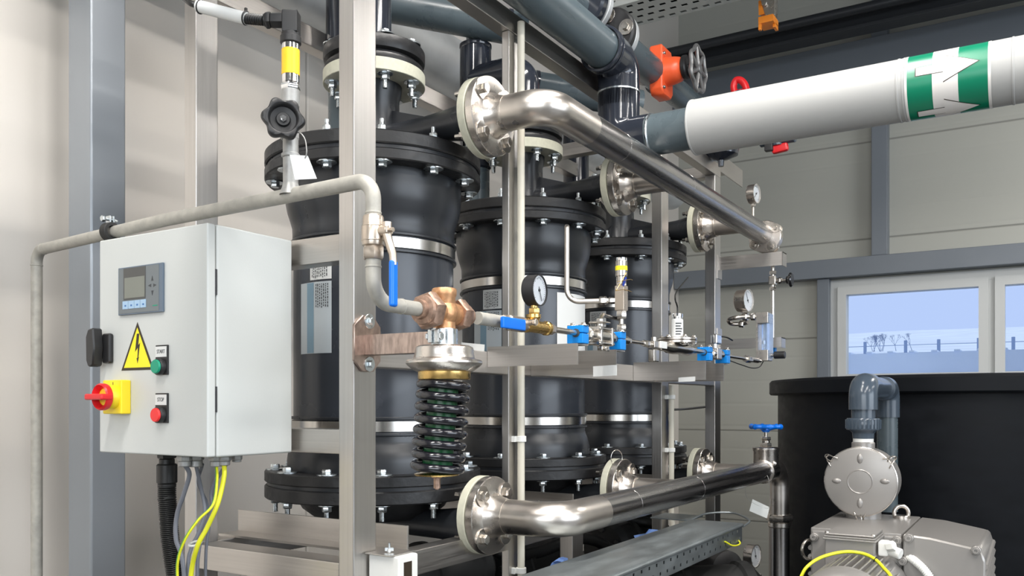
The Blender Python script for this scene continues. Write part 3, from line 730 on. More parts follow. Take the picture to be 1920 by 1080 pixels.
# gauge on the upper header end
gy = Yon(1412, -0.889)
gauge('pressure_gauge', 'small steel pressure gauge on top of the far end of the upper header pipe', atX(1412, 364, -0.889), 0.034, (0.99, -0.10, 0), 0.03, 'steel_flange', (-0.889, gy, 1.868))
# ================================================================== CONTROL BOX
bx0, by0 = Xon(187, 0.9577), 0.9577; bx1 = -1.206; by1 = 1.152
zt = atY(388, 416, by0).z; zb = atY(388, 859, by0).z
bxr = thing('control_box', 'light grey electrical control box with display, warning triangle and switches', 'control box', ((bx0+bx1)/2, (by0+by1)/2, zb))
MB().box((bx0, by0+0.020, zb), (bx1, by1, zt), 0.004, seg=3).build('enclosure', 'box_paint', bxr)
door = MB().box((bx0-0.001, by0, zb+0.001), (bx1+0.001, by0+0.0175, zt-0.001), 0.003, seg=3).build('door', 'box_paint', bxr)
MB().box((bx0+0.006, by0+0.016, zb+0.006), (bx1-0.006, by0+0.022, zt-0.006)).build('door_seal', 'rubber', bxr)
for z_ in (zt-0.10, zb+0.10): MB().cyl((bx1-0.001, by0+0.0185, z_-0.022), (bx1-0.001, by0+0.0185, z_+0.022), 0.0028, n=12).build('hinge', 'black_plastic', bxr)
def D(px, py, out=0.0): q = atY(px, py, by0-out); return q
def dpos(px, py): q = atY(px, py, by0); return q.x, q.z
# operator display
x0, _ = dpos(226, 0); x1, _ = dpos(309, 0); z1 = (dpos(226, 505)[1]+dpos(309, 491)[1])/2; z0 = (dpos(226, 593)[1]+dpos(309, 584)[1])/2
W_, H_ = x1-x0, z1-z0; yf = by0-0.005
dsp = MB().box((x0, by0-0.005, z0), (x1, by0, z1), 0.0012).build('display_panel', 'panel_frame', bxr)
MB().box((x0+0.028*W_, yf-0.0006, z0+0.03*H_), (x1-0.07*W_, yf, z1-0.03*H_)).build('face', 'panel_grey', dsp)
dsp['_o'] = bxr['_o']
sx0, sx1, sz0, sz1 = x0+0.14*W_, x0+0.64*W_, z0+0.31*H_, z0+0.97*H_
MB().box((sx0, yf-0.0012, sz0), (sx1, yf-0.0004, sz1)).build('screen_surround', 'lcd_dark', dsp)
MB().box((sx0+0.03*W_, yf-0.0017, sz0+0.03*H_), (sx1-0.015*W_, yf-0.0010, sz1-0.2*H_)).build('screen', 'lcd', dsp)
for k in range(4):
    a = x0+(0.12+0.135*k)*W_; MB().box((a, yf-0.0014, z0+0.12*H_), (a+0.125*W_, yf-0.0004, z0+0.285*H_)).build('key', 'key_blue', dsp, label='light blue function key')
    MB().box((a+0.05*W_, yf-0.0017, z0+0.17*H_), (a+0.085*W_, yf-0.0013, z0+0.205*H_)).build('key_mark', 'key_text', dsp)
cxk, czk = x0+0.79*W_, z0+0.57*H_
for (dx_, dz_, rot) in ((0, 0.13, 0), (0, -0.17, PI), (-0.06, -0.015, PI/2), (0.055, -0.015, -PI/2)):
    s_ = 0.0042; pts = [(-s_*0.7, -s_), (s_*0.7, -s_), (0, s_)]
    pts = [(p*math.cos(rot)-q*math.sin(rot), p*math.sin(rot)+q*math.cos(rot)) for p, q in pts]
    MB().prism([(p, q) for p, q in pts], (cxk+dx_*W_, yf-0.0005, czk+dz_*H_), XA, ZA, 0.0006).build('arrow_key', 'print_dark', dsp)
MB().box((x0+0.80*W_, yf-0.0010, z0+0.13*H_), (x0+0.90*W_, yf-0.0004, z0+0.15*H_)).build('green_mark', 'green_button', dsp)
# warning triangle
p_t, p_l, p_r = dpos(259, 604), dpos(228, 697), dpos(289, 691)
pz = (p_l[1]+p_r[1])/2; wx = p_r[0]-p_l[0]; hx = p_t[1]-pz; cxm = (p_l[0]+p_r[0])/2
y_ = by0-0.0005
sg = MB().prism([(-wx/2, 0), (wx/2, 0), (0, hx)], (cxm, by0+0.0001, pz), XA, ZA, 0.0006).build('warning_sign', 'sign_black', bxr, label='yellow triangle with black lightning arrow')
sg['_o'] = bxr['_o']
MB().prism([(-wx*0.415, hx*0.055), (wx*0.415, hx*0.055), (0, hx*0.885)], (cxm, by0-0.0005, pz), XA, ZA, 0.0003).build('yellow_field', 'sign_yellow', sg)
s_ = hx/100.0
def sp(*p): return [((a)*s_, (b_)*s_) for a, b_ in p]
MB().prism(sp((-2, 76), (6, 76), (2.5, 52), (8.5, 56.5), (2.2, 22), (-0.3, 22), (1.5, 47), (-8, 38.5)), (cxm+0.001, by0-0.0008, pz), XA, ZA, 0.0003).build('lightning_arrow', 'sign_black', sg)
MB().prism(sp((-2.8, 25), (4.6, 27), (0.2, 14)), (cxm+0.001, by0-0.00085, pz), XA, ZA, 0.0003).build('lightning_tip', 'sign_black', sg)
# push buttons
def button(px0, px1, py0, py1, m, txt, lab):
    xa, xb_ = dpos(px0, 0)[0], dpos(px1, 0)[0]; zc1 = dpos((px0+px1)/2, py0)[1]; zc0 = dpos((px0+px1)/2, py1)[1]
    pb = MB().box((xa, by0-0.004, zc0), (xb_, by0, zc1), 0.001).build('push_button', 'black_plastic', bxr, label=lab); pb['_o'] = bxr['_o']
    hh = zc1-zc0; wd = xb_-xa; cx_ = (xa+xb_)/2
    MB().box((xa+0.0015, by0-0.0048, zc1-hh*0.40), (xb_-0.0015, by0-0.0038, zc1-hh*0.05)).build('legend_plate', 'label_white', pb)
    text_mesh(txt, 0.0098, (cx_, by0-0.005, zc1-hh*0.225), XA, ZA, 'print_dark', 'legend_text', pb, 0.0002, 0.78)
    zc = zc0+hh*0.27
    MB().lathe((cx_, by0, zc), -YA, [(0, 0.003), (0.0145, 0.003), (0.0145, 0.012), (0.0135, 0.0135), (0.011, 0.0135), (0.011, 0.012), (0, 0.012)], 32).build('collar', 'black_plastic', pb)
    MB().lathe((cx_, by0, zc), -YA, [(0, 0.011), (0.0122, 0.011), (0.0122, 0.0165), (0.0115, 0.0175), (0, 0.018)], 32).build('cap', m, pb)
button(295, 317, 647, 703, 'green_button', 'START', 'green button marked START')
button(294.5, 317, 737, 793, 'red_button', 'STOP', 'red button marked STOP')
# main switch
xa, za = dpos(211, 712); xb_, zb_ = dpos(243.5, 777)
za = dpos(228, 713)[1]; zb_ = dpos(228, 776)[1]
sw = MB().box((xa, by0-0.020, zb_), (xb_+0.004, by0, za), 0.0025, seg=3).build('main_switch', 'yellow', bxr, label='yellow switch plate with red rotary handle'); sw['_o'] = bxr['_o']
cx_, cz_ = (xa+xb_)/2+0.006, (za+zb_)/2
MB().lathe((cx_, by0-0.02, cz_), -YA, [(0.022, 0), (0.0215, 0.012), (0.017, 0.018), (0, 0.018)], 36).build('dial_collar', 'yellow', sw)
b = MB(); b.lathe((cx_, by0-0.035, cz_), -YA, [(0.013, 0), (0.0235, 0), (0.0245, 0.003), (0.0245, 0.010), (0.022, 0.013), (0.0185, 0.010), (0.015, 0.003)], 40)
b.box((cx_-0.026, by0-0.060, cz_-0.0055), (cx_+0.026, by0-0.036, cz_+0.0055), 0.003, seg=3); b.build('rotary_handle', 'red', sw, label='red rotary handle')
MB().lathe((cx_, by0-0.0385, cz_), -YA, [(0, 0), (0.0165, 0)], 30).build('handle_recess', 'sign_black', sw) if False else None
MB().box((cx_-0.0008, by0-0.0204, za-0.011), (cx_+0.0008, by0-0.0198, za-0.004)).build('index_mark', 'sign_black', sw)
# door latch
q0 = dpos(196, 616); q1 = dpos(196, 690)
xl = dpos(197, 0)[0]; zc = (q0[1]+q1[1])/2; hh = (q0[1]-q1[1])/2
b = MB(); b.box((xl+0.004, by0-0.010, zc-hh*0.78), (xl+0.028, by0, zc+hh*0.72), 0.004, seg=3)
la = b.build('door_latch', 'black_plastic', bxr); la['_o'] = bxr['_o']
b = MB(); b.prism([(-0.012, -0.024), (-0.006, -0.036), (0.010, -0.034), (0.014, 0.0), (0.010, 0.036), (-0.006, 0.034), (-0.013, 0.02)], (xl-0.002, by0-0.010, zc), XA, ZA, 0.020, bev=0.0025)
b.build('latch_handle', 'black_plastic', la)
# wall stand-offs and cable glands
for z_ in (1.488, 1.13):
    for xx in (bx1-0.03, bx0+0.04): MB().box((xx-0.012, by1-0.001, z_-0.012), (xx+0.012, YA_+0.006, z_+0.012)).build('stand_off', 'steel_bar', bxr)
def gland(px, d, r, m, py=866, L=0.03):
    q = atD(px, py, d); b = MB(); b.hex((q.x, q.y, zb-0.010), (q.x, q.y, zb), r); b.rod((q.x, q.y, zb-L), (q.x, q.y, zb-0.010), r*0.82); b.build('cable_gland', m, bxr); return V(q.x, q.y, zb-L)
G1 = gland(313, 1.60, 0.017, 'cable_black', L=0.022)
G = [gland(346, 1.53, 0.013, 'galv', L=0.02), gland(367, 1.55, 0.015, 'galv', L=0.022), gland(406, 1.53, 0.014, 'galv', L=0.02), gland(420, 1.53, 0.013, 'galv', L=0.018), gland(444, 1.56, 0.010, 'galv', L=0.014)]
# cables leaving the box
def cable(name, label, pts, r, m, n=12, group=None, cat='cable'):
    b = MB(); b.tube(spline(pts, 10), r, n); return tag(recenter(b.build(name, m)), label, cat, group)
cn = thing('corrugated_conduit', 'thick black corrugated conduit hanging from the bottom of the control box', 'conduit', (G1.x, G1.y, 0.3))
pts = spline([G1, G1+V(0, 0, -0.06), atD(314, 940, 1.60), atD(319, 1010, 1.60), atD(330, 1085, 1.60), atD(345, 1180, 1.62), atD(345, 1400, 1.62), atD(345, 1700, 1.62)], 60)
acc = [0]
for k in range(1, len(pts)): acc.append(acc[-1]+(pts[k]-pts[k-1]).length)
tot = acc[-1]; dens = []; N = int(tot/0.0012); j = 0
for k in range(N):
    s_ = tot*k/(N-1)*0.9999
    while acc[j+1] < s_: j += 1
    dens.append(pts[j].lerp(pts[j+1], (s_-acc[j])/(acc[j+1]-acc[j])))
b = MB(); i_ = [0]
b.tube(dens, 0.0155, 16, rf=lambda t: 0.0155+0.0013*(1 if int(t*(N-1)+0.5) % 3 else -1)); b.build('hose', 'cable_black', cn, angle=80)
b = MB(); b.rod(G1+V(0, 0, -0.035), G1+V(0, 0, 0.002), 0.0185); b.rod(G1+V(0, 0, -0.041), G1+V(0, 0, -0.035), 0.0165); b.build('coupling', 'cable_black', cn)
def P3(*a): return [atD(x, y, d) for x, y, d in a]
cable('yellow_cable', 'thick yellow cable hanging from the control box', [G[3]+V(0, 0, 0.004)]+P3((420, 895, 1.52), (408, 945, 1.50), (388, 990, 1.50), (370, 1025, 1.50), (358, 1080, 1.52), (352, 1200, 1.52), (352, 1500, 1.55)), 0.0042, 'wire_yellow')
def striped(name, label, pts, r, cat='cable'):
    c_ = thing(name, label, cat, pts[-1]); p = spline(pts, 12); b = MB(); b.tube(p, r, 12); b.build('sheath', 'wire_yellow', c_)
    b = MB(); b.tube([q+V(-0.35*r, -0.35*r, 0) for q in p], r*0.78, 12); b.build('green_stripe', 'wire_green', c_, label='green stripe of the earth wire'); return c_
striped('earth_wire', 'thin yellow-green earth wire curving left below the control box', [G[2]+V(0, 0, 0.004)]+P3((407, 900, 1.51), (400, 945, 1.49), (372, 975, 1.48), (348, 1010, 1.48), (334, 1050, 1.49), (333, 1100, 1.5), (336, 1300, 1.5)), 0.0024)
cable('grey_cable', 'grey cable bowing left behind the corrugated conduit', [G[0]+V(0, 0, 0.004)]+P3((355, 890, 1.55), (345, 925, 1.56), (332, 965, 1.57), (330, 1010, 1.57), (345, 1075, 1.57), (350, 1300, 1.57)), 0.0042, 'cable_grey')
cable('grey_cable', 'grey cable from the middle gland running down behind the yellow cable', [G[1]+V(0, 0, 0.004)]+P3((378, 920, 1.58), (384, 960, 1.58), (372, 1000, 1.58), (358, 1030, 1.58), (352, 1080, 1.58), (352, 1300, 1.58)), 0.0034, 'cable_grey')
cable('grey_cable', 'grey cable nearest the back post below the control box', [G[4]+V(-0.02, 0, 0.004)]+P3((398, 915, 1.6), (396, 955, 1.6), (380, 1000, 1.6), (372, 1040, 1.6), (370, 1090, 1.6), (370, 1300, 1.6)), 0.0034, 'cable_grey')
cable('grey_cable', 'dark grey cable slanting right below the control box', [G[1]+V(0.006, 0.01, 0.004)]+P3((372, 905, 1.6), (388, 945, 1.62), (392, 985, 1.62), (386, 1040, 1.62), (384, 1200, 1.62)), 0.003, 'cable_grey')
b = MB(); c_ = atD(366, 1019, 1.51); b.tube([c_+V(0.010*math.cos(t), 0.010*math.sin(t), 0.003*math.sin(t)) for t in [2*PI*k/24 for k in range(24)]], 0.0022, 8, closed=True)
tag(recenter(b.build('cable_tie', 'label_white')), 'white cable tie bundling the yellow and grey cables', 'cable tie')
# ================================================================== GALVANISED WATER LINE
ZL = 1.35; HY = 0.964; zh = 1.53
gp = thing('galvanised_pipe', 'grey galvanised water pipe passing over the control box and dropping before the front post', 'pipe', (-1.84, 1.02, 0))
RP = 0.0115
yr = Yon(700, GX)
top = fillet([(-1.84, 1.02, 0.02), (-1.84, 1.02, zh), (-1.34, 0.975, zh+0.001), (GX, yr, zh+0.002), (GX, yr, 1.47)], [0.028, 0.3, 0.034], 10)
MB().tube(top, RP, 22).build('pipe', 'galv_pipe', gp)
for (c, a, r_) in (((-1.84, 1.02, zh-0.032), ZA, 0), ((-1.84+0.03, 1.0175, zh), XA, 0), ((GX, yr, 1.482), ZA, 0)):
    MB().lathe(V(*c)-Vector(a)*0.0025, a, [(RP-0.001, 0), (RP+0.0009, 0.0015), (RP+0.0009, 0.0035), (RP-0.001, 0.005)], 22).build('weld_seam', 'galv_pipe', gp)
xs = Xon(545, HY+0.003)
b = MB(); b.cyl((xs, HY+0.003, zh), (xs, HY+0.003, zh+0.068), RP+0.0004, n=22); b.lathe((xs, HY+0.003, zh), ZA, [(RP+0.006, 0.002), (RP+0.0045, 0.008), (RP+0.002, 0.014), (RP, 0.022)], 24); b.build('branch_tee', 'galv', gp)
MB().tube(fillet([(GX, yr, 1.425), (GX, yr, ZL), (GX, 1.145, ZL)], 0.045, 12), RP, 22).build('pipe', 'galv_pipe', gp)
MB().tube([(GX, 1.236, ZL), (GX, 1.28, ZL), (GX, Yon(945, GX), ZL)], RP, 22).build('pipe', 'galv_pipe', gp)
for c in ((GX, yr+0.062, ZL), ):
    MB().lathe(V(*c), YA, [(RP-0.001, 0), (RP+0.0009, 0.0015), (RP+0.0009, 0.0035), (RP-0.001, 0.005)], 22).build('weld_seam', 'galv_pipe', gp)
MB().lathe((GX, yr, 1.400), ZA, [(RP-0.001, 0), (RP+0.0009, 0.0015), (RP+0.0009, 0.0035), (RP-0.001, 0.005)], 22).build('weld_seam', 'galv_pipe', gp)
# pipe clamp
q = atY(205, 428, 0.982); pc = thing('pipe_clamp', 'black rubber-lined pipe clamp on the galvanised pipe above the control box', 'clamp', (q.x, 0.99, zh-0.014))
MB().ring((q.x-0.009, 0.984, zh), (q.x+0.009, 0.984, zh), 0.0180, 0.0112, 30, ref=ZA).build('rubber_ring', 'rubber', pc)
b = MB(); b.ring((q.x-0.007, 0.984, zh), (q.x+0.007, 0.984, zh), 0.0172, 0.0163, 30, ref=ZA); b.box((q.x-0.007, 0.979, zh+0.016), (q.x+0.007, 0.982, zh+0.030), 0.0008); b.box((q.x-0.007, 0.986, zh+0.016), (q.x+0.007, 0.989, zh+0.030), 0.0008); b.build('band', 'zinc', pc)
b = MB(); b.cyl((q.x, 0.968, zh+0.023), (q.x, 0.998, zh+0.023), 0.003, n=12); b.hex((q.x, 0.966, zh+0.023), (q.x, 0.972, zh+0.023), 0.0062); b.build('screw', 'zinc', pc)
# ball valve on the riser
bv = thing('ball_valve', 'nickel-plated ball valve with a long blue lever on the galvanised riser at the front post', 'valve', (GX, yr, 1.41))
zz = lambda py: atX(702, py, GX).z
z0, z1 = zz(487), zz(405)
b = MB(); h = z1-z0
b.hex((GX, yr, z0), (GX, yr, z0+h*0.30), 0.0165, ref=(1, -1, 0)); b.lathe((GX, yr, z0), ZA, [(0.012, h*0.28), (0.0165, h*0.32), (0.0175, h*0.4), (0.0175, h*0.72), (0.016, h*0.78), (0.0155, h*0.96), (0.014, h), (0.010, h)], 32)
b.torus((GX, yr, z0+h*0.75), ZA, 0.0160, 0.0014, 30, 8); b.torus((GX, yr, z0+h*0.42), ZA, 0.0168, 0.0014, 30, 8); b.build('body', 'nickel_brass', bv)
zs = zz(436); b = MB(); b.rod((GX+0.010, yr, zs), (GX+0.030, yr, zs), 0.0085); b.hex((GX+0.024, yr, zs), (GX+0.032, yr, zs), 0.0085); b.cyl((GX+0.032, yr, zs), (GX+0.038, yr, zs), 0.0035, n=12); b.build('stem', 'nickel_brass', bv)
xo = GX+0.026
b = MB(); b.tube([(xo, yr, zs+0.012), (xo, yr, zs-0.006), (xo+0.003, yr, zs-0.016), (xo+0.011, yr, zs-0.036), (xo+0.012, yr, zs-0.052)], 0.0055, 10, rf=lambda t: 0.0072-0.0018*t); 
b.build('lever', 'nickel_brass', bv)
zl0, zl1 = atX(748, 577, xo+0.012).z, atX(748, 490, xo+0.012).z
b = MB(); b.box((xo+0.0075, yr-0.0072, zl0), (xo+0.0165, yr+0.0072, zl1), 0.0042, seg=4); b.build('lever_grip', 'blue', bv, label='blue plastic lever grip')
# sensor with star knob
se = thing('pressure_sensor', 'tall pressure sensor with a yellow band and black angled plug above the galvanised pipe', 'sensor', (xs, HY+0.003, zh+0.1))
ys = HY+0.003; sz = lambda py: atY(545, py, ys).z
b = MB(); b.lathe((xs, ys, 0), ZA, [(0, sz(200)), (0.0135, sz(200)), (0.0142, sz(190)), (0.0142, sz(170)), (0.0125, sz(169))], 28); b.build('adapter', 'galv', se)
b = MB(); b.hex((xs, ys, sz(170)), (xs, ys, sz(158)), 0.0152); b.rod((xs, ys, sz(158)), (xs, ys, sz(77)), 0.0138); b.build('housing', 'chrome', se)
b = MB(); b.lathe((xs, ys, 0), ZA, [(0.0139, sz(142)), (0.0142, sz(141.5)), (0.0142, sz(94.5)), (0.0139, sz(94))], 32); b.build('yellow_band', 'band_yellow', se)
b = MB(); b.rod((xs, ys, sz(84)), (xs, ys, sz(68)), 0.0165); b.rod((xs, ys, sz(70)), (xs, ys, sz(62)), 0.0145)
R3 = RV.to_3d(); F3 = FV.to_3d(); pc_ = V(xs, ys, 0)
b.obox(V(xs, ys, (sz(64)+sz(23))/2)+R3*0.001, R3, F3, ZA, 0.0125, 0.0125, (sz(23)-sz(64))/2, 0.0022)
zc = sz(38); q0 = V(xs, ys, zc); b.hex(q0-R3*0.011, q0-R3*0.031, 0.0125); b.hex(q0-R3*0.0315, q0-R3*0.039, 0.0138); b.rod(q0-R3*0.039, q0-R3*0.042, 0.010); b.build('plug', 'black_plastic', se)
cb = thing('sensor_cable', 'black sensor cable in a printed white sleeve running to the top left', 'cable', (xs-0.1, ys, zc))
p0 = q0-R3*0.041; dS = p0.xy.dot(FV); b = MB()
b.tube([p0.lerp(atD(461, 35, dS+0.01), k/33) for k in range(34)], 0.007, 14, rf=lambda t: 0.0078+0.0010*math.cos(t*33*PI*0.5)); b.build('strain_relief', 'black_plastic', cb)
ctr = [p0, atD(462, 35, dS+0.01), atD(420, 24, dS+0.02), atD(375, 12, dS+0.03), atD(352, 2, dS+0.04), atD(335, -25, 1.48), atD(310, -140, 1.5), atD(290, -400, 1.6)]
MB().tube(spline(ctr, 10), 0.0048, 12).build('cable', 'cable_black', cb)
MB().tube(spline([atD(463, 35, dS+0.01), atD(420, 24, dS+0.02), atD(371, 11, dS+0.03)], 10), 0.0098, 16).build('sleeve', 'label_white', cb, label='white printed cable sleeve')
b = MB(); b.torus(atD(461, 34, dS+0.01), (atD(461, 34, dS+0.01)-atD(440, 29, dS+0.015)), 0.0100, 0.0015, 20, 8); b.box(atD(461, 22, dS+0.01)-V(0.002, 0.002, 0.001), atD(461, 22, dS+0.01)+V(0.002, 0.002, 0.006), 0.0005); b.torus(atD(376, 13, dS+0.03), (atD(376, 13, dS+0.03)-atD(395, 18, dS+0.025)), 0.0100, 0.0015, 20, 8); b.build('tie', 'black_plastic', cb)
# stop valve with star knob
vd_ = atD(531, 226, 1).xy.normalized().to_3d(); vd_ = V(vd_.x, vd_.y, 0.0); kr = V(vd_.y, -vd_.x, 0); kc = atD(531, 227, V(xs, ys, 0).xy.dot(FV)-0.030)
sv = thing('needle_valve', 'grey stop valve with a black star-shaped knob below the tall sensor', 'valve', (xs, ys, zh+0.06))
b = MB(); b.rod((xs, ys, sz(292)), (xs, ys, sz(198)), 0.0122); b.rod((xs-0.002, ys, sz(262)), (xs-0.002, ys, sz(196)), 0.0145); b.rod((xs, ys, sz(296)), (xs, ys, sz(288)), 0.0145); b.cyl((xs, ys, sz(226)), kc, 0.009, n=20); b.build('body', 'galv', sv)

def star(r, h, o): return [((r*(1+0.10*math.cos(6*t+PI)))*math.cos(t), (r*(1+0.10*math.cos(6*t+PI)))*math.sin(t)) for t in [2*PI*k/72 for k in range(72)]]
kb = bmesh.new(); b = MB(); rings = []
for r_, h_ in ((0.0, 0.0), (0.012, 0.0), (0.024, -0.001), (0.0275, 0.003), (0.0285, 0.009), (0.028, 0.015), (0.0262, 0.018), (0.0225, 0.0185), (0.0205, 0.0172), (0.0180, 0.008), (0.0105, 0.0065), (0.009, 0.011), (0.0, 0.011)):
    if r_ == 0: rings.append([b.b.verts.new(kc-vd_*h_)]); continue
    w_ = min(1.0, max(0.0, (r_-0.0215)/0.005))
    rings.append([b.b.verts.new(kc - vd_*h_ + (kr*math.cos(t)+ZA*math.sin(t))*r_*1.08*(1+0.095*w_*math.cos(6*t+0.5))) for t in [2*PI*k/72 for k in range(72)]])
for q_ in range(len(rings)-1):
    A, B = rings[q_], rings[q_+1]
    for k in range(72):
        k2 = (k+1) % 72
        if len(A) == 1: b._f([A[0], B[k], B[k2]])
        elif len(B) == 1: b._f([A[k], A[k2], B[0]])
        else: b._f([A[k], A[k2], B[k2], B[k]])
b.build('star_knob', 'black_plastic', sv, angle=50, label='black star knob')
b = MB(); b.hex(kc-vd_*0.010, kc-vd_*0.0150, 0.0058); b.cyl(kc-vd_*0.015, kc-vd_*0.0175, 0.003, n=12); b.build('knob_nut', 'chrome', sv)
tagthing('metal_tag', 'white tag plate on a wire loop beside the star-knob valve', [atD(543, 290, 1.315), atD(577, 292, 1.315), atD(594, 335, 1.32), atD(553, 337, 1.32)],
        [atD(548, 250, 1.34), atD(562, 249, 1.32), atD(572, 262, 1.315), atD(575, 285, 1.313), atD(572, 297, 1.316)], m='label_white', r=0.0010)

# ================================================================== SPRING-LOADED PRESSURE REGULATOR
yR = Yon(833, GX); dR = 1.457; rz = lambda py: HC+(HZ-py)/FP*dR
rg = thing('pressure_regulator', 'bronze pressure regulator with a steel dome and a black coil spring hanging below it', 'regulator', (GX, yR, rz(908)))
b = MB(); b.lathe((GX, yR, 0), ZA, [(0.019, rz(628)), (0.0185, rz(615)), (0.0175, rz(605)), (0.0185, rz(590)), (0.0185, rz(565)), (0.0205, rz(560)), (0.0208, rz(551)), (0.019, rz(548)), (0.012, rz(548)), (0.012, rz(552)), (0, rz(552))], 36)
b.cyl((GX, yR-0.036, ZL), (GX, yR+0.036, ZL), 0.0185, n=32); b.sphere((GX, yR, ZL), 0.024); b.build('valve_body', 'bronze', rg, angle=45)
for s, rr, L in ((-1, 0.031, 0.024), (1, 0.0275, 0.022)):
    a = V(GX, yR+s*0.030, ZL); e = a+YA*s*L
    b = MB(); b.hex(a, e, rr, ref=(0.3, 0, 1)); b.lathe(e, YA*s, [(rr*0.8, -0.002), (rr*0.74, 0.006), (0.016, 0.008), (0.0155, 0.018), (0.0118, 0.018)], 30); b.build('union_nut', 'bronze_nut', rg)
b = MB(); b.ring((GX, yR, rz(651)), (GX, yR, rz(621)), 0.0225, 0.015, 40); b.box((GX-0.012, yR-0.030, rz(648)), (GX-0.003, yR-0.018, rz(624)), 0.0015); b.box((GX+0.003-0.002, yR-0.030, rz(648)), (GX+0.010, yR-0.018, rz(624)), 0.0015); b.hex((GX-0.016, yR-0.025, rz(636)), (GX-0.012, yR-0.025, rz(636)), 0.007); b.hex((GX+0.010, yR-0.025, rz(636)), (GX+0.014, yR-0.025, rz(636)), 0.007); b.build('clamp_collar', 'zinc', rg)
R = 0.0635
b = MB(); b.lathe((GX, yR, 0), ZA, [(0.012, rz(652)), (0.042, rz(652)), (0.0475, rz(655)), (0.0490, rz(661)), (0.0490, rz(667)), (0.0500, rz(671)), (0.0505, rz(674)), (0.0535, rz(677)), (R-0.002, rz(678)), (R, rz(681)), (R, rz(684)), (R-0.003, rz(688)), (0.055, rz(693)), (0.050, rz(697)), (0.046, rz(699)), (0.02, rz(699))][::-1], 56); b.build('dome', 'steel_flange', rg, angle=25)
b = MB(); b.lathe((GX, yR, 0), ZA, [(0.0, rz(713)), (0.0425, rz(713)), (0.0435, rz(711)), (0.0435, rz(699)), (0.047, rz(694)), (0.030, rz(694))], 48); b.build('brass_cup', 'brass', rg)
# spring: slightly out of plumb
st, sb_ = rz(713), rz(884); lean = V(*( -RV*0.012), 0)
turns = 8.0; n = 420; wr_ = 0.0071
def spt(t, rr): 
    e = 0.5*(st+sb_); zt_ = st-0.006-(st-sb_-0.012)*(0 if t < 0.06 else (1 if t > 0.94 else (t-0.06)/0.88))
    z_ = st-0.007-(st-sb_-0.014)*min(1, max(0, (t-0.045)/0.91)); a = 2*PI*turns*t+2.5
    return V(GX, yR, z_)+V(math.cos(a), math.sin(a), 0)*rr+lean*((st-z_)/(st-sb_))
b = MB(); b.tube([spt(k/n, 0.0385) for k in range(n+1)], wr_, 16); b.build('coil_spring', 'spring_black', rg)
b = MB(); b.tube([spt(k/n, 0.0385)*1.0 for k in range(0)], 0.01) if False else None
b.lathe(V(GX, yR, sb_+0.004)+lean, V(0, 0, 1)-lean*(1/(st-sb_)), [(0, 0), (0.025, 0.0), (0.025, (st-sb_)*0.9), (0, (st-sb_)*0.9)], 28); b.build('spring_guide', 'spring_green', rg, label='green inner sleeve')
bt = V(GX, yR, sb_)+lean
b = MB(); b.lathe(bt, ZA, [(0, -0.0025), (0.036, -0.0025), (0.038, 0), (0.030, 0.002), (0, 0.002)], 40); b.build('spring_plate', 'brass', rg)
b = MB(); b.cyl(bt-ZA*0.024, bt, 0.0058, n=16); b.rod(bt-ZA*0.026, bt-ZA*0.020, 0.0035); b.hex(bt-ZA*0.007, bt, 0.010); b.build('spindle', 'bronze_nut', rg)
# tarnished bracket from the post to the regulator
xp = -1.059; yp = YA_+0.031
zc1, zc0 = HC+(HZ-590)/FP*1.55, HC+(HZ-696)/FP*1.55
br = thing('regulator_bracket', 'heat-tarnished steel bracket bolted to the front post, holding the regulator', 'bracket', (xp, yp, zc0))
hh = (zc1-zc0)/2; zm = (zc1+zc0)/2; wv = 0.036
poly = [(-wv, -hh*0.62), (-wv*0.35, -hh), (wv*0.45, -hh), (wv, -hh*0.62), (wv, hh*0.62), (wv*0.45, hh), (-wv*0.35, hh), (-wv, hh*0.62)]
MB().prism(poly, (xp+0.0005, yp, zm), YA, ZA, 0.006, bev=0.0008).build('plate', 'rust_bracket', br)
fastener('h14', 0.0066, 'head', 'zinc')
for py in (603, 683): place(FAST['h14'], 'bolt', br, (xp+0.0065, yp+0.004, atX(688, py, xp).z), XA, label='zinc-plated bolt')
xe = GX-0.026; z1, z0 = HC+(HZ-623)/FP*1.5, HC+(HZ-662)/FP*1.5
b = MB(); b.box((xp+0.006, yp-0.006, z1-0.003), (xe+0.002, yp+0.020, z1), 0.0008); b.box((xp+0.006, yp-0.010, z0), (xe, yp-0.006, z1), 0.0008); b.box((xp+0.006, yp-0.006, z0), (xe-0.02, yp+0.020, z0+0.003), 0.0008); b.build('arm', 'rust_bracket', br)
b = MB(); b.tube([(xe-0.018, yp-0.011, z1-0.003), (xe-0.013, yp-0.013, z0+0.008), (xe-0.006, yp-0.012, z1-0.006), (xe+0.001, yp-0.013, z0+0.012), (xe+0.006, yp-0.012, z1-0.008)], 0.0062, 10); b.build('weld_bead', 'sign_black', br, label='burnt black weld')

# ================================================================== INSTRUMENT LINE
def L(px): return Yon(px, GX)
def Z(px, py): return atX(px, py, GX).z
gpn = lambda y, z=ZL: V(GX, y, z)
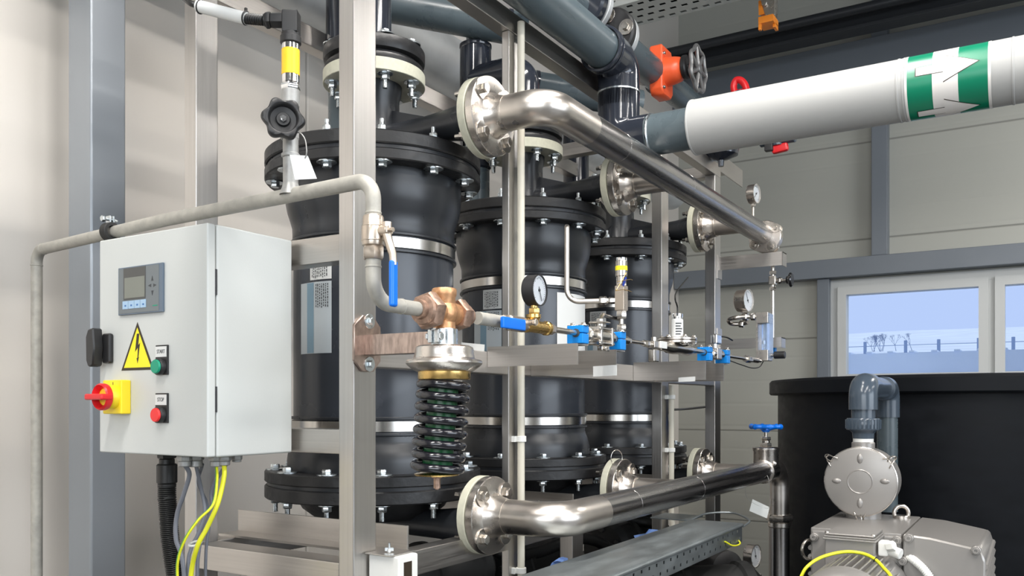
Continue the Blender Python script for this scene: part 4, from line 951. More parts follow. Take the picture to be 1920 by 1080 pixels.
# small valve with horizontal blue lever
y0, y1 = L(945), L(985)
b1 = thing('ball_valve', 'small brass ball valve with a short horizontal blue lever left of the black-cased gauge', 'valve', gpn((y0+y1)/2, ZL-0.015))
b = MB(); b.hex(gpn(y0-0.004), gpn(y0+0.014), 0.0135); b.rod(gpn(y0+0.012), gpn(y1-0.010), 0.0145); b.hex(gpn(y1-0.012), gpn(y1+0.002), 0.0128); b.build('body', 'nickel_brass', b1)
ypv = L(987); b = MB(); b.rod((GX+0.006, ypv-0.012, ZL+0.004), (GX+0.026, ypv-0.012, ZL+0.004), 0.0058); b.hex((GX+0.024, ypv-0.012, ZL+0.004), (GX+0.030, ypv-0.012, ZL+0.004), 0.007); b.build('stem', 'nickel_brass', b1)
xg = GX+0.022; 
gA, gB = atX(941, 604, xg), atX(983, 610, xg); c = (gA+gB)/2; u = (gB-gA).normalized()
b = MB(); b.obox(c, u, XA, u.cross(XA), (gB-gA).length/2, 0.0045, 0.0105, 0.003); b.build('lever_grip', 'blue', b1, label='blue plastic lever grip')
# brass tee and black gauge
yT = L(1006)
bt_ = thing('brass_tee', 'yellow brass tee carrying the black-cased gauge', 'pipe fitting', gpn(yT, ZL-0.015))
b = MB(); b.lathe(gpn(L(984)), YA, [(0.008, 0), (0.0130, 0.0), (0.0138, 0.004), (0.0138, 0.008), (0.012, 0.010), (0.012, (L(1026)-L(984))-0.010), (0.0142, (L(1026)-L(984))-0.008), (0.0142, (L(1026)-L(984))), (0.008, (L(1026)-L(984)))], 30)
zt_ = Z(1000, 590); b.lathe(gpn(L(1000), ZL), ZA, [(0.0115, 0), (0.0115, zt_-ZL-0.012), (0.0125, zt_-ZL-0.008), (0.0150, zt_-ZL-0.006), (0.0150, zt_-ZL), (0.008, zt_-ZL)], 30); b.build('tee_body', 'brass', bt_, angle=40)
gc = V(GX, L(1000), Z(1000, 545))
gauge('pressure_gauge', 'round pressure gauge in a deep black case with a white dial on the brass tee', gc+XA*0.002, 0.0300, (1, 0.03, 0), 0.027, 'black_plastic', (GX, L(1000), zt_-0.004), 0.0075, 'brass', needle=-2.75, hexr=0.0115)
# helper pieces
def seg(root, ya, yb, r, m='steel_small', nm='tube', kind='cyl'):
    b = MB()
    if kind == 'hex': b.hex(gpn(ya), gpn(yb), r)
    elif kind == 'rod': b.rod(gpn(ya), gpn(yb), r)
    else: b.cyl(gpn(ya), gpn(yb), r, n=18)
    return b.build(nm, m, root)
# blue tube clamps
for (px0, px1, by, topz, lab) in ((1046, 1081, 1.603, 1.328, 'blue plastic pipe clamp on the first bracket, right of the brass tee'), (1129, 1153, 1.795, 1.325, 'blue plastic pipe clamp on the second bracket, right of the larger ball valve'),
                            (1292, 1319, 2.41, 1.326, 'blue plastic pipe clamp on the third bracket, right of the round diaphragm'), (1341, 1357, 2.575, 1.325, 'last blue plastic pipe clamp, on the fourth bracket nearest the flow meter')):
    r = thing('tube_clamp', lab, 'clamp', (GX, by+0.02, topz), group='blue pipe clamps on the instrument line')
    x0_, x1_ = GX-0.022, GX+0.016; t_ = topz; ya, yb = by+0.004, by+0.034
    b = MB(); b.box((x0_, ya, t_), (x1_, yb, ZL-0.0006), 0.002); b.build('lower_half', 'blue_clamp', r)
    b = MB(); b.box((x0_, ya, ZL+0.0006), (x1_, yb, ZL+0.016), 0.002); b.build('upper_half', 'blue_clamp', r)
    for xx in (x0_+0.006, x1_-0.006): place(FAST['h5'], 'screw', r, (xx, (ya+yb)/2, ZL+0.016), ZA)
    MB().cyl(gpn(ya-0.002), gpn(ya+0.003), 0.009, n=18).build('ring', 'print_dark', r)
il = thing('instrument_tubing', 'thin stainless sampling tube line running right from the brass tee past the blue clamps', 'tubing', gpn(2.0, ZL-0.01))
seg(il, L(1025), L(1036), 0.0115, 'nickel_brass', 'nut', 'hex'); seg(il, L(1036), L(1090), 0.0062)
# three-piece ball valve
bb = thing('ball_valve', 'stainless three-piece ball valve with a black grip between the first two blue clamps', 'valve', gpn(L(1108), ZL-0.02))
ya, yb = 1.603+0.040, 1.795-0.004; ym = (ya+yb)/2+0.004; b = MB()
b.hex(gpn(ya), gpn(ya+0.016), 0.0125); b.rod(gpn(ya+0.016), gpn(ym-0.026), 0.015); b.rod(gpn(ym-0.024), gpn(ym+0.026), 0.0185); b.box((GX-0.021, ym-0.032, ZL-0.021), (GX+0.021, ym-0.024, ZL+0.021), 0.003); b.box((GX-0.021, ym+0.024, ZL-0.021), (GX+0.021, ym+0.032, ZL+0.021), 0.003)
b.rod(gpn(ym+0.032), gpn(yb-0.012), 0.015); b.hex(gpn(yb-0.014), gpn(yb), 0.012)
for sx in (-1, 1):
    for sz_ in (-1, 1): b.cyl((GX+sx*0.016, ym-0.042, ZL+sz_*0.016), (GX+sx*0.016, ym+0.038, ZL+sz_*0.016), 0.0035, n=10); b.hex((GX+sx*0.016, ym-0.038, ZL+sz_*0.016), (GX+sx*0.016, ym-0.032, ZL+sz_*0.016), 0.0062)
b.build('body', 'steel_small', bb)
b = MB(); b.rod(gpn(ym, ZL+0.016), gpn(ym, ZL+0.030), 0.010); b.box((GX-0.018, ym-0.020, ZL+0.028), (GX+0.018, ym+0.020, ZL+0.033), 0.002); b.hex(gpn(ym, ZL+0.033), gpn(ym, ZL+0.040), 0.0075); b.build('top_works', 'steel_small', bb)
la_ = gpn(ym+0.004, ZL+0.036); lb_ = atX(1130, 590, GX-0.01); lc_ = atX(1163, 599, GX-0.02)
b = MB(); b.tube([la_, la_.lerp(lb_, 0.35)+ZA*0.002, lb_], 0.0052, 10); b.build('lever', 'steel_small', bb)
MB().tube([lb_-ZA*0.001, lc_], 0.0048, 12).build('lever_grip', 'black_gloss', bb)
b = MB(); b.box((GX+0.004, ym-0.022, ZL-0.034), (GX+0.018, ym+0.016, ZL-0.021), 0.003); b.build('foot', 'steel_small', bb); place(FAST['s5'], 'screw', bb, (GX+0.018, ym-0.010, ZL-0.028), XA)
# tee with riser, sensor and impulse tube
yS = L(1165); seg(il, 1.795+0.034, yS-0.016, 0.0075, kind='hex', nm='nut'); seg(il, yS-0.018, yS+0.030, 0.0105, kind='rod', nm='tee')
S = lambda py: Z(1165, py)
b = MB(); b.rod(gpn(yS, ZL), gpn(yS, S(618)), 0.0085); b.hex(gpn(yS, S(620)), gpn(yS, S(608)), 0.0115); b.cyl(gpn(yS, S(610)), gpn(yS, S(596)), 0.0058, n=18); b.hex(gpn(yS, S(598)), gpn(yS, S(582)), 0.0125); b.build('riser', 'steel_small', il)
b = MB(); b.box((GX-0.012, yS-0.012, S(583)), (GX+0.012, yS+0.012, S(536)), 0.002); b.hex(gpn(yS, S(537)), gpn(yS, S(531)), 0.0125); b.build('manifold_block', 'nickel_brass', il)
ss = thing('pressure_sensor', 'short steel sensor with a narrow yellow band on the instrument line before the farthest vessel', 'sensor', gpn(yS, S(532)))
b = MB(); b.rod(gpn(yS, S(534)), gpn(yS, S(518)), 0.0115); b.rod(gpn(yS, S(519)), gpn(yS, S(489)), 0.0140); b.build('housing', 'steel_small', ss)
b = MB(); 
for k in range(8): t = k*PI/4; b.obox(gpn(yS, S(487.5))+V(math.cos(t), math.sin(t), 0)*0.0108, V(math.cos(t), math.sin(t), 0), V(-math.sin(t), math.cos(t), 0), ZA, 0.0018, 0.0032, 0.0045)
b.rod(gpn(yS, S(491)), gpn(yS, S(486)), 0.0100); b.build('castle_nut', 'chrome', ss)
b = MB(); b.lathe((GX, yS, 0), ZA, [(0.0138, S(508)), (0.0143, S(507.5)), (0.0143, S(499.5)), (0.0138, S(499))], 28); b.build('yellow_band', 'sign_yellow', ss)
b = MB(); c = atX(1171, 528, GX+0.012); b.obox(c, V(0.1, 0.5, 0.9), V(0, 1, -0.5), XA, 0.012, 0.003, 0.001); tgb = b.build('seal_tag', 'blue_tag', ss, label='dark blue seal tag')
b = MB(); b.tube(spline([atX(1158, 528, GX+0.012), atX(1180, 524, GX+0.014), atX(1186, 525, GX+0.012)], 6), 0.0008, 6); b.tube(spline([atX(1174, 512, GX+0.014), atX(1158, 540, GX+0.014), atX(1154, 545, GX+0.010)], 6), 0.0009, 6); b.tube(spline([atX(1155, 545, GX+0.013), atX(1172, 543, GX+0.014), atX(1184, 547, GX+0.012)], 6), 0.0009, 6); b.build('seal_wire', 'brass', ss)
# impulse tube up to the middle vessel
dt = 2.0; pA = gpn(yS, S(563)); pB = atD(1063, 566, dt+0.03); pC = atD(1063, 424, dt+0.03); r2 = ray(1063); pD = V(pC.x+r2.x*0.36, pC.y+r2.y*0.36, pC.z)
im = thing('impulse_tube', 'bent stainless impulse tube rising before the middle vessel', 'tube', pB)
dirn = (pB-pA).normalized()
MB().tube(fillet([pA+dirn*0.012, pB, pC, pD], [0.03, 0.0075], 10), 0.0062, 16).build('tube', 'steel_pipe', im)
b = MB(); b.hex(pA+dirn*0.012, pA+dirn*0.030, 0.0085); b.hex(pA+dirn*0.034, pA+dirn*0.052, 0.0105); b.build('nut', 'steel_small', im)
# line on to the diaphragm
seg(il, yS+0.030, yS+0.044, 0.009, kind='hex', nm='nut'); seg(il, yS+0.044, L(1232), 0.0048)
seg(il, L(1206), L(1216), 0.0085, kind='hex', nm='nut')
yv = L(1226); sp_ = thing('sampling_valve', 'small square sampling valve hanging from the tube line left of the round diaphragm', 'valve', gpn(yv, ZL-0.04))
b = MB(); b.box((GX-0.011, yv-0.02, ZL-0.009), (GX+0.011, yv+0.03, ZL+0.009), 0.002); b.box((GX-0.008, yv-0.02, ZL-0.044), (GX+0.010, yv+0.012, ZL-0.012), 0.003); b.build('body', 'steel_small', sp_)
b = MB(); b.box((GX+0.010, yv+0.012, ZL-0.008), (GX+0.0145, yv+0.055, ZL+0.010), 0.001); b.build('plate', 'label_white', sp_)
MB().rod((GX, yv, ZL+0.008), (GX, yv, ZL+0.020), 0.007).build('stem', 'steel_small', sp_)
# diaphragm seal with sensor on top
yD = L(1270); dd = thing('diaphragm_seal', 'round flat diaphragm flange with rim bolts on the instrument line before the third blue clamp', 'pressure seal', gpn(yD, ZL-0.02))
zd0, zd1 = Z(1270, 644), Z(1270, 634)
b = MB(); b.rod((GX, yD, zd0), (GX, yD, (zd0+zd1)/2-0.0006), 0.052, n=48); b.rod((GX, yD, (zd0+zd1)/2+0.0006), (GX, yD, zd1), 0.052, n=48); b.build('disc', 'steel_flange', dd)
for k in range(6): t = k*PI/3+0.3; place(FAST['h5'], 'bolt', dd, (GX+0.043*math.cos(t), yD+0.043*math.sin(t), zd1), ZA); place(FAST['h5'], 'bolt', dd, (GX+0.043*math.cos(t), yD+0.043*math.sin(t), zd0), -ZA)
b = MB(); b.lathe(gpn(L(1236)), YA, [(0.006, 0), (0.011, 0.004), (0.013, 0.02), (0.013, 0.05), (0.0165, 0.06), (0.0175, 0.10), (0.016, 0.14), (0.0175, 0.16), (0.0175, 0.20), (0.013, 0.225), (0.011, 0.25), (0.007, 0.255)], 28); b.cyl(gpn(yD, ZL), gpn(yD, zd0), 0.014, n=20); b.build('union_body', 'steel_small', dd, angle=25)
sD = lambda py: Z(1268, py)
s2 = thing('pressure_sensor', 'white-labelled sensor with a thin wire standing on the round diaphragm flange', 'sensor', (GX, yD, zd1))
b = MB(); b.rod((GX, yD, zd1), (GX, yD, sD(598)), 0.0158); b.build('housing', 'label_white', s2); b = MB(); b.rod((GX, yD, sD(599)), (GX, yD, sD(592)), 0.0135)
for k in range(8): t = k*PI/4; b.obox((GX+0.0125*math.cos(t), yD+0.0125*math.sin(t), sD(591)), V(math.cos(t), math.sin(t), 0), V(-math.sin(t), math.cos(t), 0), ZA, 0.002, 0.003, 0.004)
b.build('castle_nut', 'chrome', s2)
b = MB(); 
for k in range(5): b.on_cyl([(sD(628-k*5), -1.5), (sD(625.5-k*5), -1.5), (sD(625.5-k*5), -1.5+0.9+0.15*(k % 3)), (sD(628-k*5), -1.5+0.9+0.15*(k % 3))], (GX, yD, 0), ZA, XA, 0.0161, 0.2)
b.build('label_print', 'print_dark', s2)
MB().tube(spline([(GX, yD, sD(592)), (GX, yD, sD(575)), atX(1266, 560, GX), atX(1270, 545, GX-0.1), atX(1290, 520, GX-0.35)], 8), 0.0022, 8).build('wire', 'cable_black', s2)
seg(il, L(1285), 2.41, 0.0075)
# small ball valve between the last clamps
yq = L(1331); b2 = thing('ball_valve', 'small stainless ball valve with an upright lever between the last two blue clamps', 'valve', gpn(yq, ZL-0.02))
b = MB(); b.hex(gpn(2.452), gpn(2.468), 0.011); b.rod(gpn(2.468), gpn(2.56), 0.0145); b.hex(gpn(2.56), gpn(2.572), 0.011); b.box((GX-0.016, 2.49, ZL-0.017), (GX+0.016, 2.53, ZL+0.017), 0.003); b.build('body', 'steel_small', b2)
b = MB(); b.rod(gpn(2.51, ZL+0.015), gpn(2.51, ZL+0.035), 0.007); b.box((GX-0.010, 2.50, ZL+0.030), (GX+0.010, 2.545, ZL+0.060), 0.004); b.build('lever', 'chrome', b2)
MB().tube(spline([gpn(2.52, ZL+0.055), gpn(2.62, ZL+0.058), gpn(2.68, ZL+0.052)], 6), 0.0028, 8).build('lever_grip', 'black_gloss', b2)
# flow meter
yF = L(1433); xF = GX
seg(il, 2.612, yF-0.05, 0.0058); seg(il, L(1398), L(1407), 0.0125, kind='hex', nm='nut'); seg(il, L(1407), L(1420), 0.0095, kind='rod', nm='fitting')
fm = thing('flow_meter', 'upright variable-area flow meter with a blue-tinted glass front right of the last post', 'flow meter', (xF, yF, Z(1433, 677)))
zt1, zb0 = Z(1433, 587), Z(1433, 677); hf = zt1-zb0; w2 = 0.021
b = MB(); b.box((xF-w2, yF-0.03, zt1-0.038), (xF+w2, yF+0.03, zt1), 0.002); b.box((xF-w2, yF-0.03, zb0), (xF+w2, yF+0.03, zb0+0.038), 0.002); b.box((xF-w2, yF-0.028, zb0+0.03), (xF-w2+0.006, yF+0.028, zt1-0.03)); b.build('frame', 'steel_flange', fm)
MB().cyl((xF, yF, zb0+0.03), (xF, yF, zt1-0.03), 0.009, n=20).build('glass_tube', 'meter_glass', fm)
MB().cyl((xF, yF, zb0+0.06), (xF, yF, zb0+0.072), 0.006, n=16).build('float', 'steel_small', fm)
MB().box((xF+w2-0.006, yF-0.026, zb0+0.01), (xF+w2+0.004, yF+0.026, zt1-0.004), 0.001).build('front_plate', 'meter_glass', fm)
b = MB(); b.cyl((xF+w2, yF, zb0+0.02), (xF+w2+0.014, yF, zb0+0.02), 0.006, n=14); b.build('valve_stem', 'steel_small', fm); b = MB(); b.rod((xF+w2+0.014, yF, zb0+0.02), (xF+w2+0.052, yF, zb0+0.02), 0.013); b.build('knob', 'black_plastic', fm)
# siphon loop and gauge left of the meter
yL = yF; P = lambda px, py, o=0.0: atY(px, py, yL+o)
sl = thing('siphon_tube', 'looped stainless siphon tube entering the flow meter from the left', 'tube', P(1390, 605))
MB().tube(spline([P(1419, 594), P(1400, 594, -0.005), P(1378, 596, -0.02), P(1366, 600, 0), P(1372, 607, 0.03), P(1392, 607, 0.04), P(1402, 604, 0.03)], 8), 0.0075, 12).build('tube', 'steel_small', sl)
b = MB(); b.hex(P(1417, 594), P(1408, 594), 0.013); b.hex(P(1402, 594), P(1393, 594), 0.015); b.hex(P(1386, 607, 0.04), P(1395, 608, 0.04), 0.013); b.build('nut', 'steel_small', sl)
gauge('pressure_gauge', 'steel pressure gauge above the siphon loop left of the flow meter', P(1394, 564), 0.040, (0.985, -0.17, 0), 0.042, 'steel_flange', P(1390, 596)-ZA*0.004, needle=0.5)
# tube from the bracket down to the meter, with needle valve
xv_ = -0.80; yv_ = 3.2+0.03; q = lambda py: atY(1449, py, yv_)
vt = thing('drain_tube', 'thin vertical stainless tube hanging from the upper angle bracket behind the flow meter', 'tube', q(655))
MB().cyl(q(655), q(498), 0.0065, n=14).build('tube', 'steel_small', vt)
b = MB(); b.box(q(664)-V(0.013, 0.012, 0), q(644)+V(0.012, 0.012, 0), 0.002); b.build('tube_clamp', 'blue_clamp', vt, label='small blue tube clamp')
nv = thing('needle_valve', 'small stainless needle valve with a black knob under the upper angle bracket', 'valve', q(545))
b = MB(); b.hex(q(545), q(538), 0.0125); b.hex(q(515), q(508), 0.0125); b.box(q(534)-V(0.013, 0.013, 0), q(518)+V(0.013, 0.013, 0), 0.003); c = q(527); b.rod(c, c+XA*0.036, 0.009); b.hex(c+XA*0.020, c+XA*0.030, 0.012); b.cyl(c+XA*0.036, c+XA*0.056, 0.005, n=12); b.build('body', 'steel_small', nv)
b = MB(); b.rod(c+XA*0.050, c+XA*0.060, 0.014); b.rod(c+XA*0.060, c+XA*0.072, 0.027, 0.004); b.build('knob', 'black_gloss', nv)
# sagging black wire under the meter
cable('thin_wire', 'thin black wire sagging below the flow meter', [atX(1368, 676, GX), atX(1390, 684, GX), atX(1410, 690, GX), atX(1424, 688, GX), atX(1431, 678, GX)], 0.0018, 'cable_black', 8, cat='wire')
# white identification plates on the brackets
for (c4, lab) in (([(865, 642), (908, 646), (906, 685), (866, 682)], 'white plate behind the regulator dome at the start of the first bracket'), ([(1112, 687), (1156, 684), (1156, 704), (1112, 706)], 'white plate hanging below the end of the second bracket'),
                  ([(1272, 708), (1303, 706), (1303, 715), (1272, 716)], 'small white plate below the third bracket')):
    yy = 1.60 if c4[0][0] < 900 else (1.793 if c4[0][0] < 1200 else 2.408)
    pts = [atY(px, py, yy-0.001) for px, py in c4]; b = MB(); A = [b.b.verts.new(p) for p in pts]; B = [b.b.verts.new(p+V(0, 0.0018, 0)) for p in pts]; b._f(A); b._f(B[::-1])
    for k in range(4): b._f([A[k], A[(k+1) % 4], B[(k+1) % 4], B[k]])
    tag(recenter(b.build('identification_plate', 'label_white')), lab, 'plate')
# ================================================================== PVC PIPEWORK ABOVE
def pipe_thing(name, label, cat, loc): return thing(name, label, cat, loc)
XP = -1.0; YE = ray(1160).y*(XP/ray(1160).x); ZP = 2.147; ZD = 1.929
m1 = thing('pvc_pipe', 'large grey plastic pipe turning through dark elbows down to the white duct', 'pipe', (XP, YE, ZD))
MB().cyl((XP, 0.2, ZP), (XP, YE-0.10, ZP), 0.051, n=48).build('pipe', 'pvc_grey', m1)
b = MB(); b.tube(fillet([(XP, YE-0.105, ZP), (XP, YE, ZP), (XP, YE, ZP-0.13)], 0.050, 14), 0.0575, 48, cap=True); b.build('upper_elbow', 'pvc_fitting', m1)
for y_ in (YE-0.112, YE-0.096): MB().lathe((XP, y_-0.005, ZP), YA, [(0.055, 0), (0.0605, 0.001), (0.062, 0.004), (0.062, 0.008), (0.0605, 0.011), (0.055, 0.012)], 48).build('collar', 'pvc_fitting', m1)
MB().cyl((XP, YE, ZD+0.05), (XP, YE, ZP-0.05), 0.0545, n=44).build('pipe', 'pvc_fitting', m1)
b = MB(); b.tube(fillet([(XP, YE, ZD+0.13), (XP, YE, ZD), (XP+0.095, YE, ZD)], 0.055, 14), 0.0575, 48); b.build('lower_elbow', 'pvc_fitting', m1)
MB().lathe((XP, YE, ZD+0.128), ZA, [(0.054, 0), (0.0592, 0.001), (0.0592, 0.005), (0.054, 0.006)], 48).build('glue_bead', 'zinc', m1)
x1212 = Xon(1225, YE); x1283 = Xon(1301, YE)
MB().cyl((x1212-0.02, YE, ZD), (x1283+0.05, YE, ZD), 0.0545, n=48).build('pipe', 'pvc_grey', m1)
MB().lathe((x1212-0.004, YE, ZD), XA, [(0.053, 0), (0.0580, 0.001), (0.0585, 0.004), (0.0560, 0.007), (0.053, 0.008)], 48).build('glue_bead', 'zinc', m1)
# insulated white duct with flow sticker
dc = thing('insulated_duct', 'thick white-jacketed round duct crossing the upper right with a green flow-arrow sticker', 'duct', (0.3, YE, ZD-0.07))
RD = 0.0705; xd1 = 2.5
b = MB(); b.lathe((x1283, YE, ZD), XA, [(0.054, 0), (0.066, 0.0), (RD, 0.004), (RD, xd1-x1283), (0, xd1-x1283)], 72); b.build('jacket', 'insulation', dc)
for xx in (x1283+0.0, Xon(1700, YE)-0.004, Xon(1700, YE)-0.016, Xon(1868, YE)+0.03):
    MB().lathe((xx, YE, ZD), XA, [(RD-0.001, 0), (RD+0.0012, 0.0015), (RD+0.0012, 0.005), (RD-0.001, 0.007)], 72).build('jacket_seam', 'insulation', dc)
xa, xb_ = Xon(1703, YE)+0.0, Xon(1861, YE); W = xb_-xa
# angles: 0 = up (ref Z), turning towards -Y
def oncyl(poly, dr, nm, m): 
    return MB().on_cyl([(xa+x*W, a) for x, a in poly], (0, YE, ZD), XA, ZA, RD+dr, 0.07).build(nm, m, dc)
# frame_of(XA, ZA): u=Z, v = X x Z = -Y
A0, A1 = -0.6, 4.2
st_ = oncyl([(0, A0), (1, A0), (1, A1), (0, A1)], 0.0006, 'flow_sticker', 'sticker_green'); st_['label'] = 'green flow sticker with white arrows'
oncyl([(0.33, A0), (0.63, A0), (0.63, A1), (0.33, A1)], 0.0009, 'sticker_stripe', 'sticker_white')
oncyl([(-0.0, A0), (0.03, A0), (0.03, A1), (0.0, A1)], 0.0009, 'sticker_edge', 'sticker_white'); oncyl([(0.965, A0), (1.0, A0), (1.0, A1), (0.965, A1)], 0.0009, 'sticker_edge', 'sticker_white')
def arrow(ac, s=1.0, mirror=1):
    # arrow of half height h around angle ac, pointing +x
    def pl(g): return [(0.14-g, ac-0.13-g*1.6), (0.46, ac-0.14-g*1.6), (0.46, ac-0.44-g*2.6), (0.86+g*1.6, ac), (0.46, ac+0.44+g*2.6), (0.46, ac+0.14+g*1.6), (0.14-g, ac+0.13+g*1.6)]
    oncyl(pl(0.012), 0.0012, 'arrow_outline', 'sign_black'); oncyl(pl(0.0), 0.0015, 'arrow', 'sticker_white')
arrow(-0.05); arrow(1.39); arrow(2.83)
# risers and branches over the vessels
def riser(x, y, z0, z1, lab, r=0.05, m='pvc_fitting', nm='pvc_riser'):
    t = thing(nm, lab, 'pipe', (x, y, z0)); return t
r1 = riser(XV, YC[0], 2.05, 3.2, 'black plastic pipe rising from the coupling on the first vessel')
MB().cyl((XV, YC[0], 2.048), (XV, YC[0], 3.4), 0.0405, n=36).build('pipe', 'pvc_fitting', r1)
q = atD(649, 100, 2.15)
r1b = riser(q.x, q.y, 1.79, 3.4, 'tall plastic riser behind the front post, left of the first coupling')
MB().cyl((q.x, q.y, 1.793), (q.x, q.y, 2.12), 0.0445, n=36).build('pipe', 'pvc_grey', r1b); MB().rod((q.x, q.y, 2.10), (q.x, q.y, 3.4), 0.0505, n=36).build('socket_pipe', 'pvc_fitting', r1b)
for i, nm in ((1, 'middle'), (2, 'farthest')):
    y = YC[i]; xT = -1.55; zE = 2.235
    t = riser(XV, y, 2.05, 3, 'dark plastic elbow and branch pipe above the %s vessel' % nm)
    b = MB(); b.tube(fillet([(XV, y, 2.048), (XV, y, zE), (xT+0.0, y, zE)], 0.05, 12), 0.0505, 36); b.build('elbow', 'pvc_fitting', t)
    b = MB(); b.rod((xT, y, 1.95), (xT, y, 2.345), 0.0505, n=36); b.lathe((xT, y, 2.34), ZA, [(0.05, 0), (0.052, 0.003), (0.052, 0.012), (0.046, 0.014)], 36); b.build('tee', 'pvc_fitting', t)
    MB().cyl((xT, y, 1.80), (xT, y, 1.96), 0.045, n=32).build('pipe', 'pvc_grey', t)
    MB().cyl((xT, y, 2.345), (xT, y, 2.42), 0.03, n=32).build('pipe', 'pvc_grey', t)
def long_pipe(name, label, a, bq, r, m, cat='pipe', rings=()):
    t = thing(name, label, cat, (a+bq)/2-ZA*r); MB().cyl(a, bq, r, n=44).build('pipe', m, t)
    for f in rings: 
        c = a.lerp(bq, f); d_ = (bq-a).normalized(); MB().lathe(c, d_, [(r-0.001, 0), (r+0.003, 0.001), (r+0.003, 0.014), (r-0.001, 0.015)], 44).build('collar', 'pvc_fitting', t)
    return t
t = long_pipe('pvc_pipe', 'blue-grey plastic pipe crossing behind the top of the front post', atD(672, -2, 2.62), atD(985, 57, 2.72), 0.052, 'pvc_grey', rings=(0.88,))
t = long_pipe('pvc_pipe', 'blue-grey plastic pipe running right behind the second post below the top rail', atD(985, 158, 3.12), atD(1200, 196, 3.2), 0.052, 'pvc_grey', rings=(0.07,))
# round ventilation duct along the left wall
X2 = -1.95; za = atX(812, 108, X2)
vd = thing('ventilation_duct', 'round silver ventilation duct running high behind the vessels', 'duct', (X2, 2.5, za.z-0.1))
b = MB(); b.cyl((X2, 0.2, za.z), (X2, 5.0, za.z), 0.105, n=56); b.build('duct', 'duct', vd)
for y_ in (1.75, 3.3): MB().lathe((X2, y_, za.z), YA, [(0.104, 0), (0.109, 0.004), (0.109, 0.02), (0.104, 0.024)], 56).build('duct_seam', 'duct', vd)
# second plastic line with flanges and an orange butterfly-valve drive
X3 = -1.27; Z3 = 2.47
s3 = thing('pvc_pipe', 'dark plastic pipe with large flanges behind the top elbow', 'pipe', (X3, 3.0, Z3-0.05))
MB().cyl((X3, 0.2, Z3), (X3, 3.9, Z3), 0.052, n=40).build('pipe', 'pvc_grey', s3)
fy = [Yon(1092, X3), Yon(1145, X3)]
q = atD(1143, 62, 2.75)
MB().rod((X3, 2.42, Z3+0.02), (X3, 2.46, Z3+0.02), 0.105, n=56).build('flange', 'pvc_fitting', s3)
MB().ring((X3, 2.462, Z3+0.02), (X3, 2.485, Z3+0.02), 0.108, 0.05, 56).build('backing_flange', 'duct', s3)
y5 = 2.80
MB().rod((q.x, q.y, q.z), (q.x, q.y+0.03, q.z), 0.083, n=56).build('flange', 'pvc_flange', s3); MB().ring((q.x, q.y+0.032, q.z), (q.x, q.y+0.055, q.z), 0.080, 0.04, 56).build('backing_flange', 'duct', s3)
fastener('hb', 0.012, 'head', 'steel_small')
for k in range(4): t = k*PI/2+0.1; place(FAST['hb'], 'bolt', s3, (q.x+0.058*math.cos(t), q.y, q.z+0.058*math.sin(t)), -YA)
# valve body
vo = thing('butterfly_valve', 'butterfly valve with an orange gearbox and black spoked handwheel behind the top elbow', 'valve', atD(1215, 200, 3.25))
c = atD(1222, 140, 3.35)
b = MB(); b.lathe(c-YA*0.10, YA, [(0.04, 0), (0.052, 0.0), (0.056, 0.03), (0.058, 0.05), (0.050, 0.06), (0.050, 0.15), (0.058, 0.16), (0.058, 0.20), (0.04, 0.2)], 40); b.build('valve_body', 'pvc_fitting', vo)
b = MB(); b.cyl(c-XA*0.01, c+XA*0.035, 0.055, n=30); b.build('neck', 'pvc_union', vo)
o = atD(1228, 142, 3.30); hx = 0.0
b = MB(); oc = V(o.x+0.035, o.y, o.z)
b.prism([(-0.055, -0.070), (-0.035, -0.092), (0.040, -0.092), (0.060, -0.070), (0.060, 0.062), (0.040, 0.095), (-0.055, 0.095)], (oc.x-0.036, oc.y, oc.z), YA, ZA, 0.052, bev=0.005)
b.lathe((oc.x+0.014, oc.y, oc.z+0.004), XA, [(0.056, 0), (0.053, 0.012), (0.050, 0.035), (0.045, 0.055), (0.034, 0.068), (0.020, 0.074), (0, 0.074)], 36); b.build('gearbox', 'orange', vo)
for dz_, dy_ in ((0.062, -0.03), (-0.066, -0.03)): place(FAST['s7'], 'screw', vo, (oc.x+0.016, oc.y+dy_-0.01, oc.z+dz_), XA)
b = MB(); b.rod((oc.x+0.080, oc.y, oc.z+0.006), (oc.x+0.100, oc.y, oc.z+0.006), 0.045); b.cyl((oc.x+0.1, oc.y, oc.z+0.006), (oc.x+0.135, oc.y, oc.z+0.006), 0.012, n=18); b.build('shaft_cover', 'black_plastic', vo)
hc = V(Xon(1309, oc.y), oc.y, 0); hc.z = HC+(HZ-130)/FP*(hc.xy.dot(FV))
n = 84; b = MB(); Rw = 0.080
b.tube([hc+V(0, math.cos(t), math.sin(t))*(Rw*(1+0.07*math.cos(7*t))) for t in [2*PI*k/n for k in range(n)]], 0.0075, 10, closed=True)
for k in range(7): t = k*2*PI/7; b.cyl(hc, hc+V(0, math.cos(t), math.sin(t))*Rw, 0.009, 0.006, n=10)
b.rod(hc-XA*0.035, hc+XA*0.012, 0.018); b.build('handwheel', 'wheel_grey', vo)
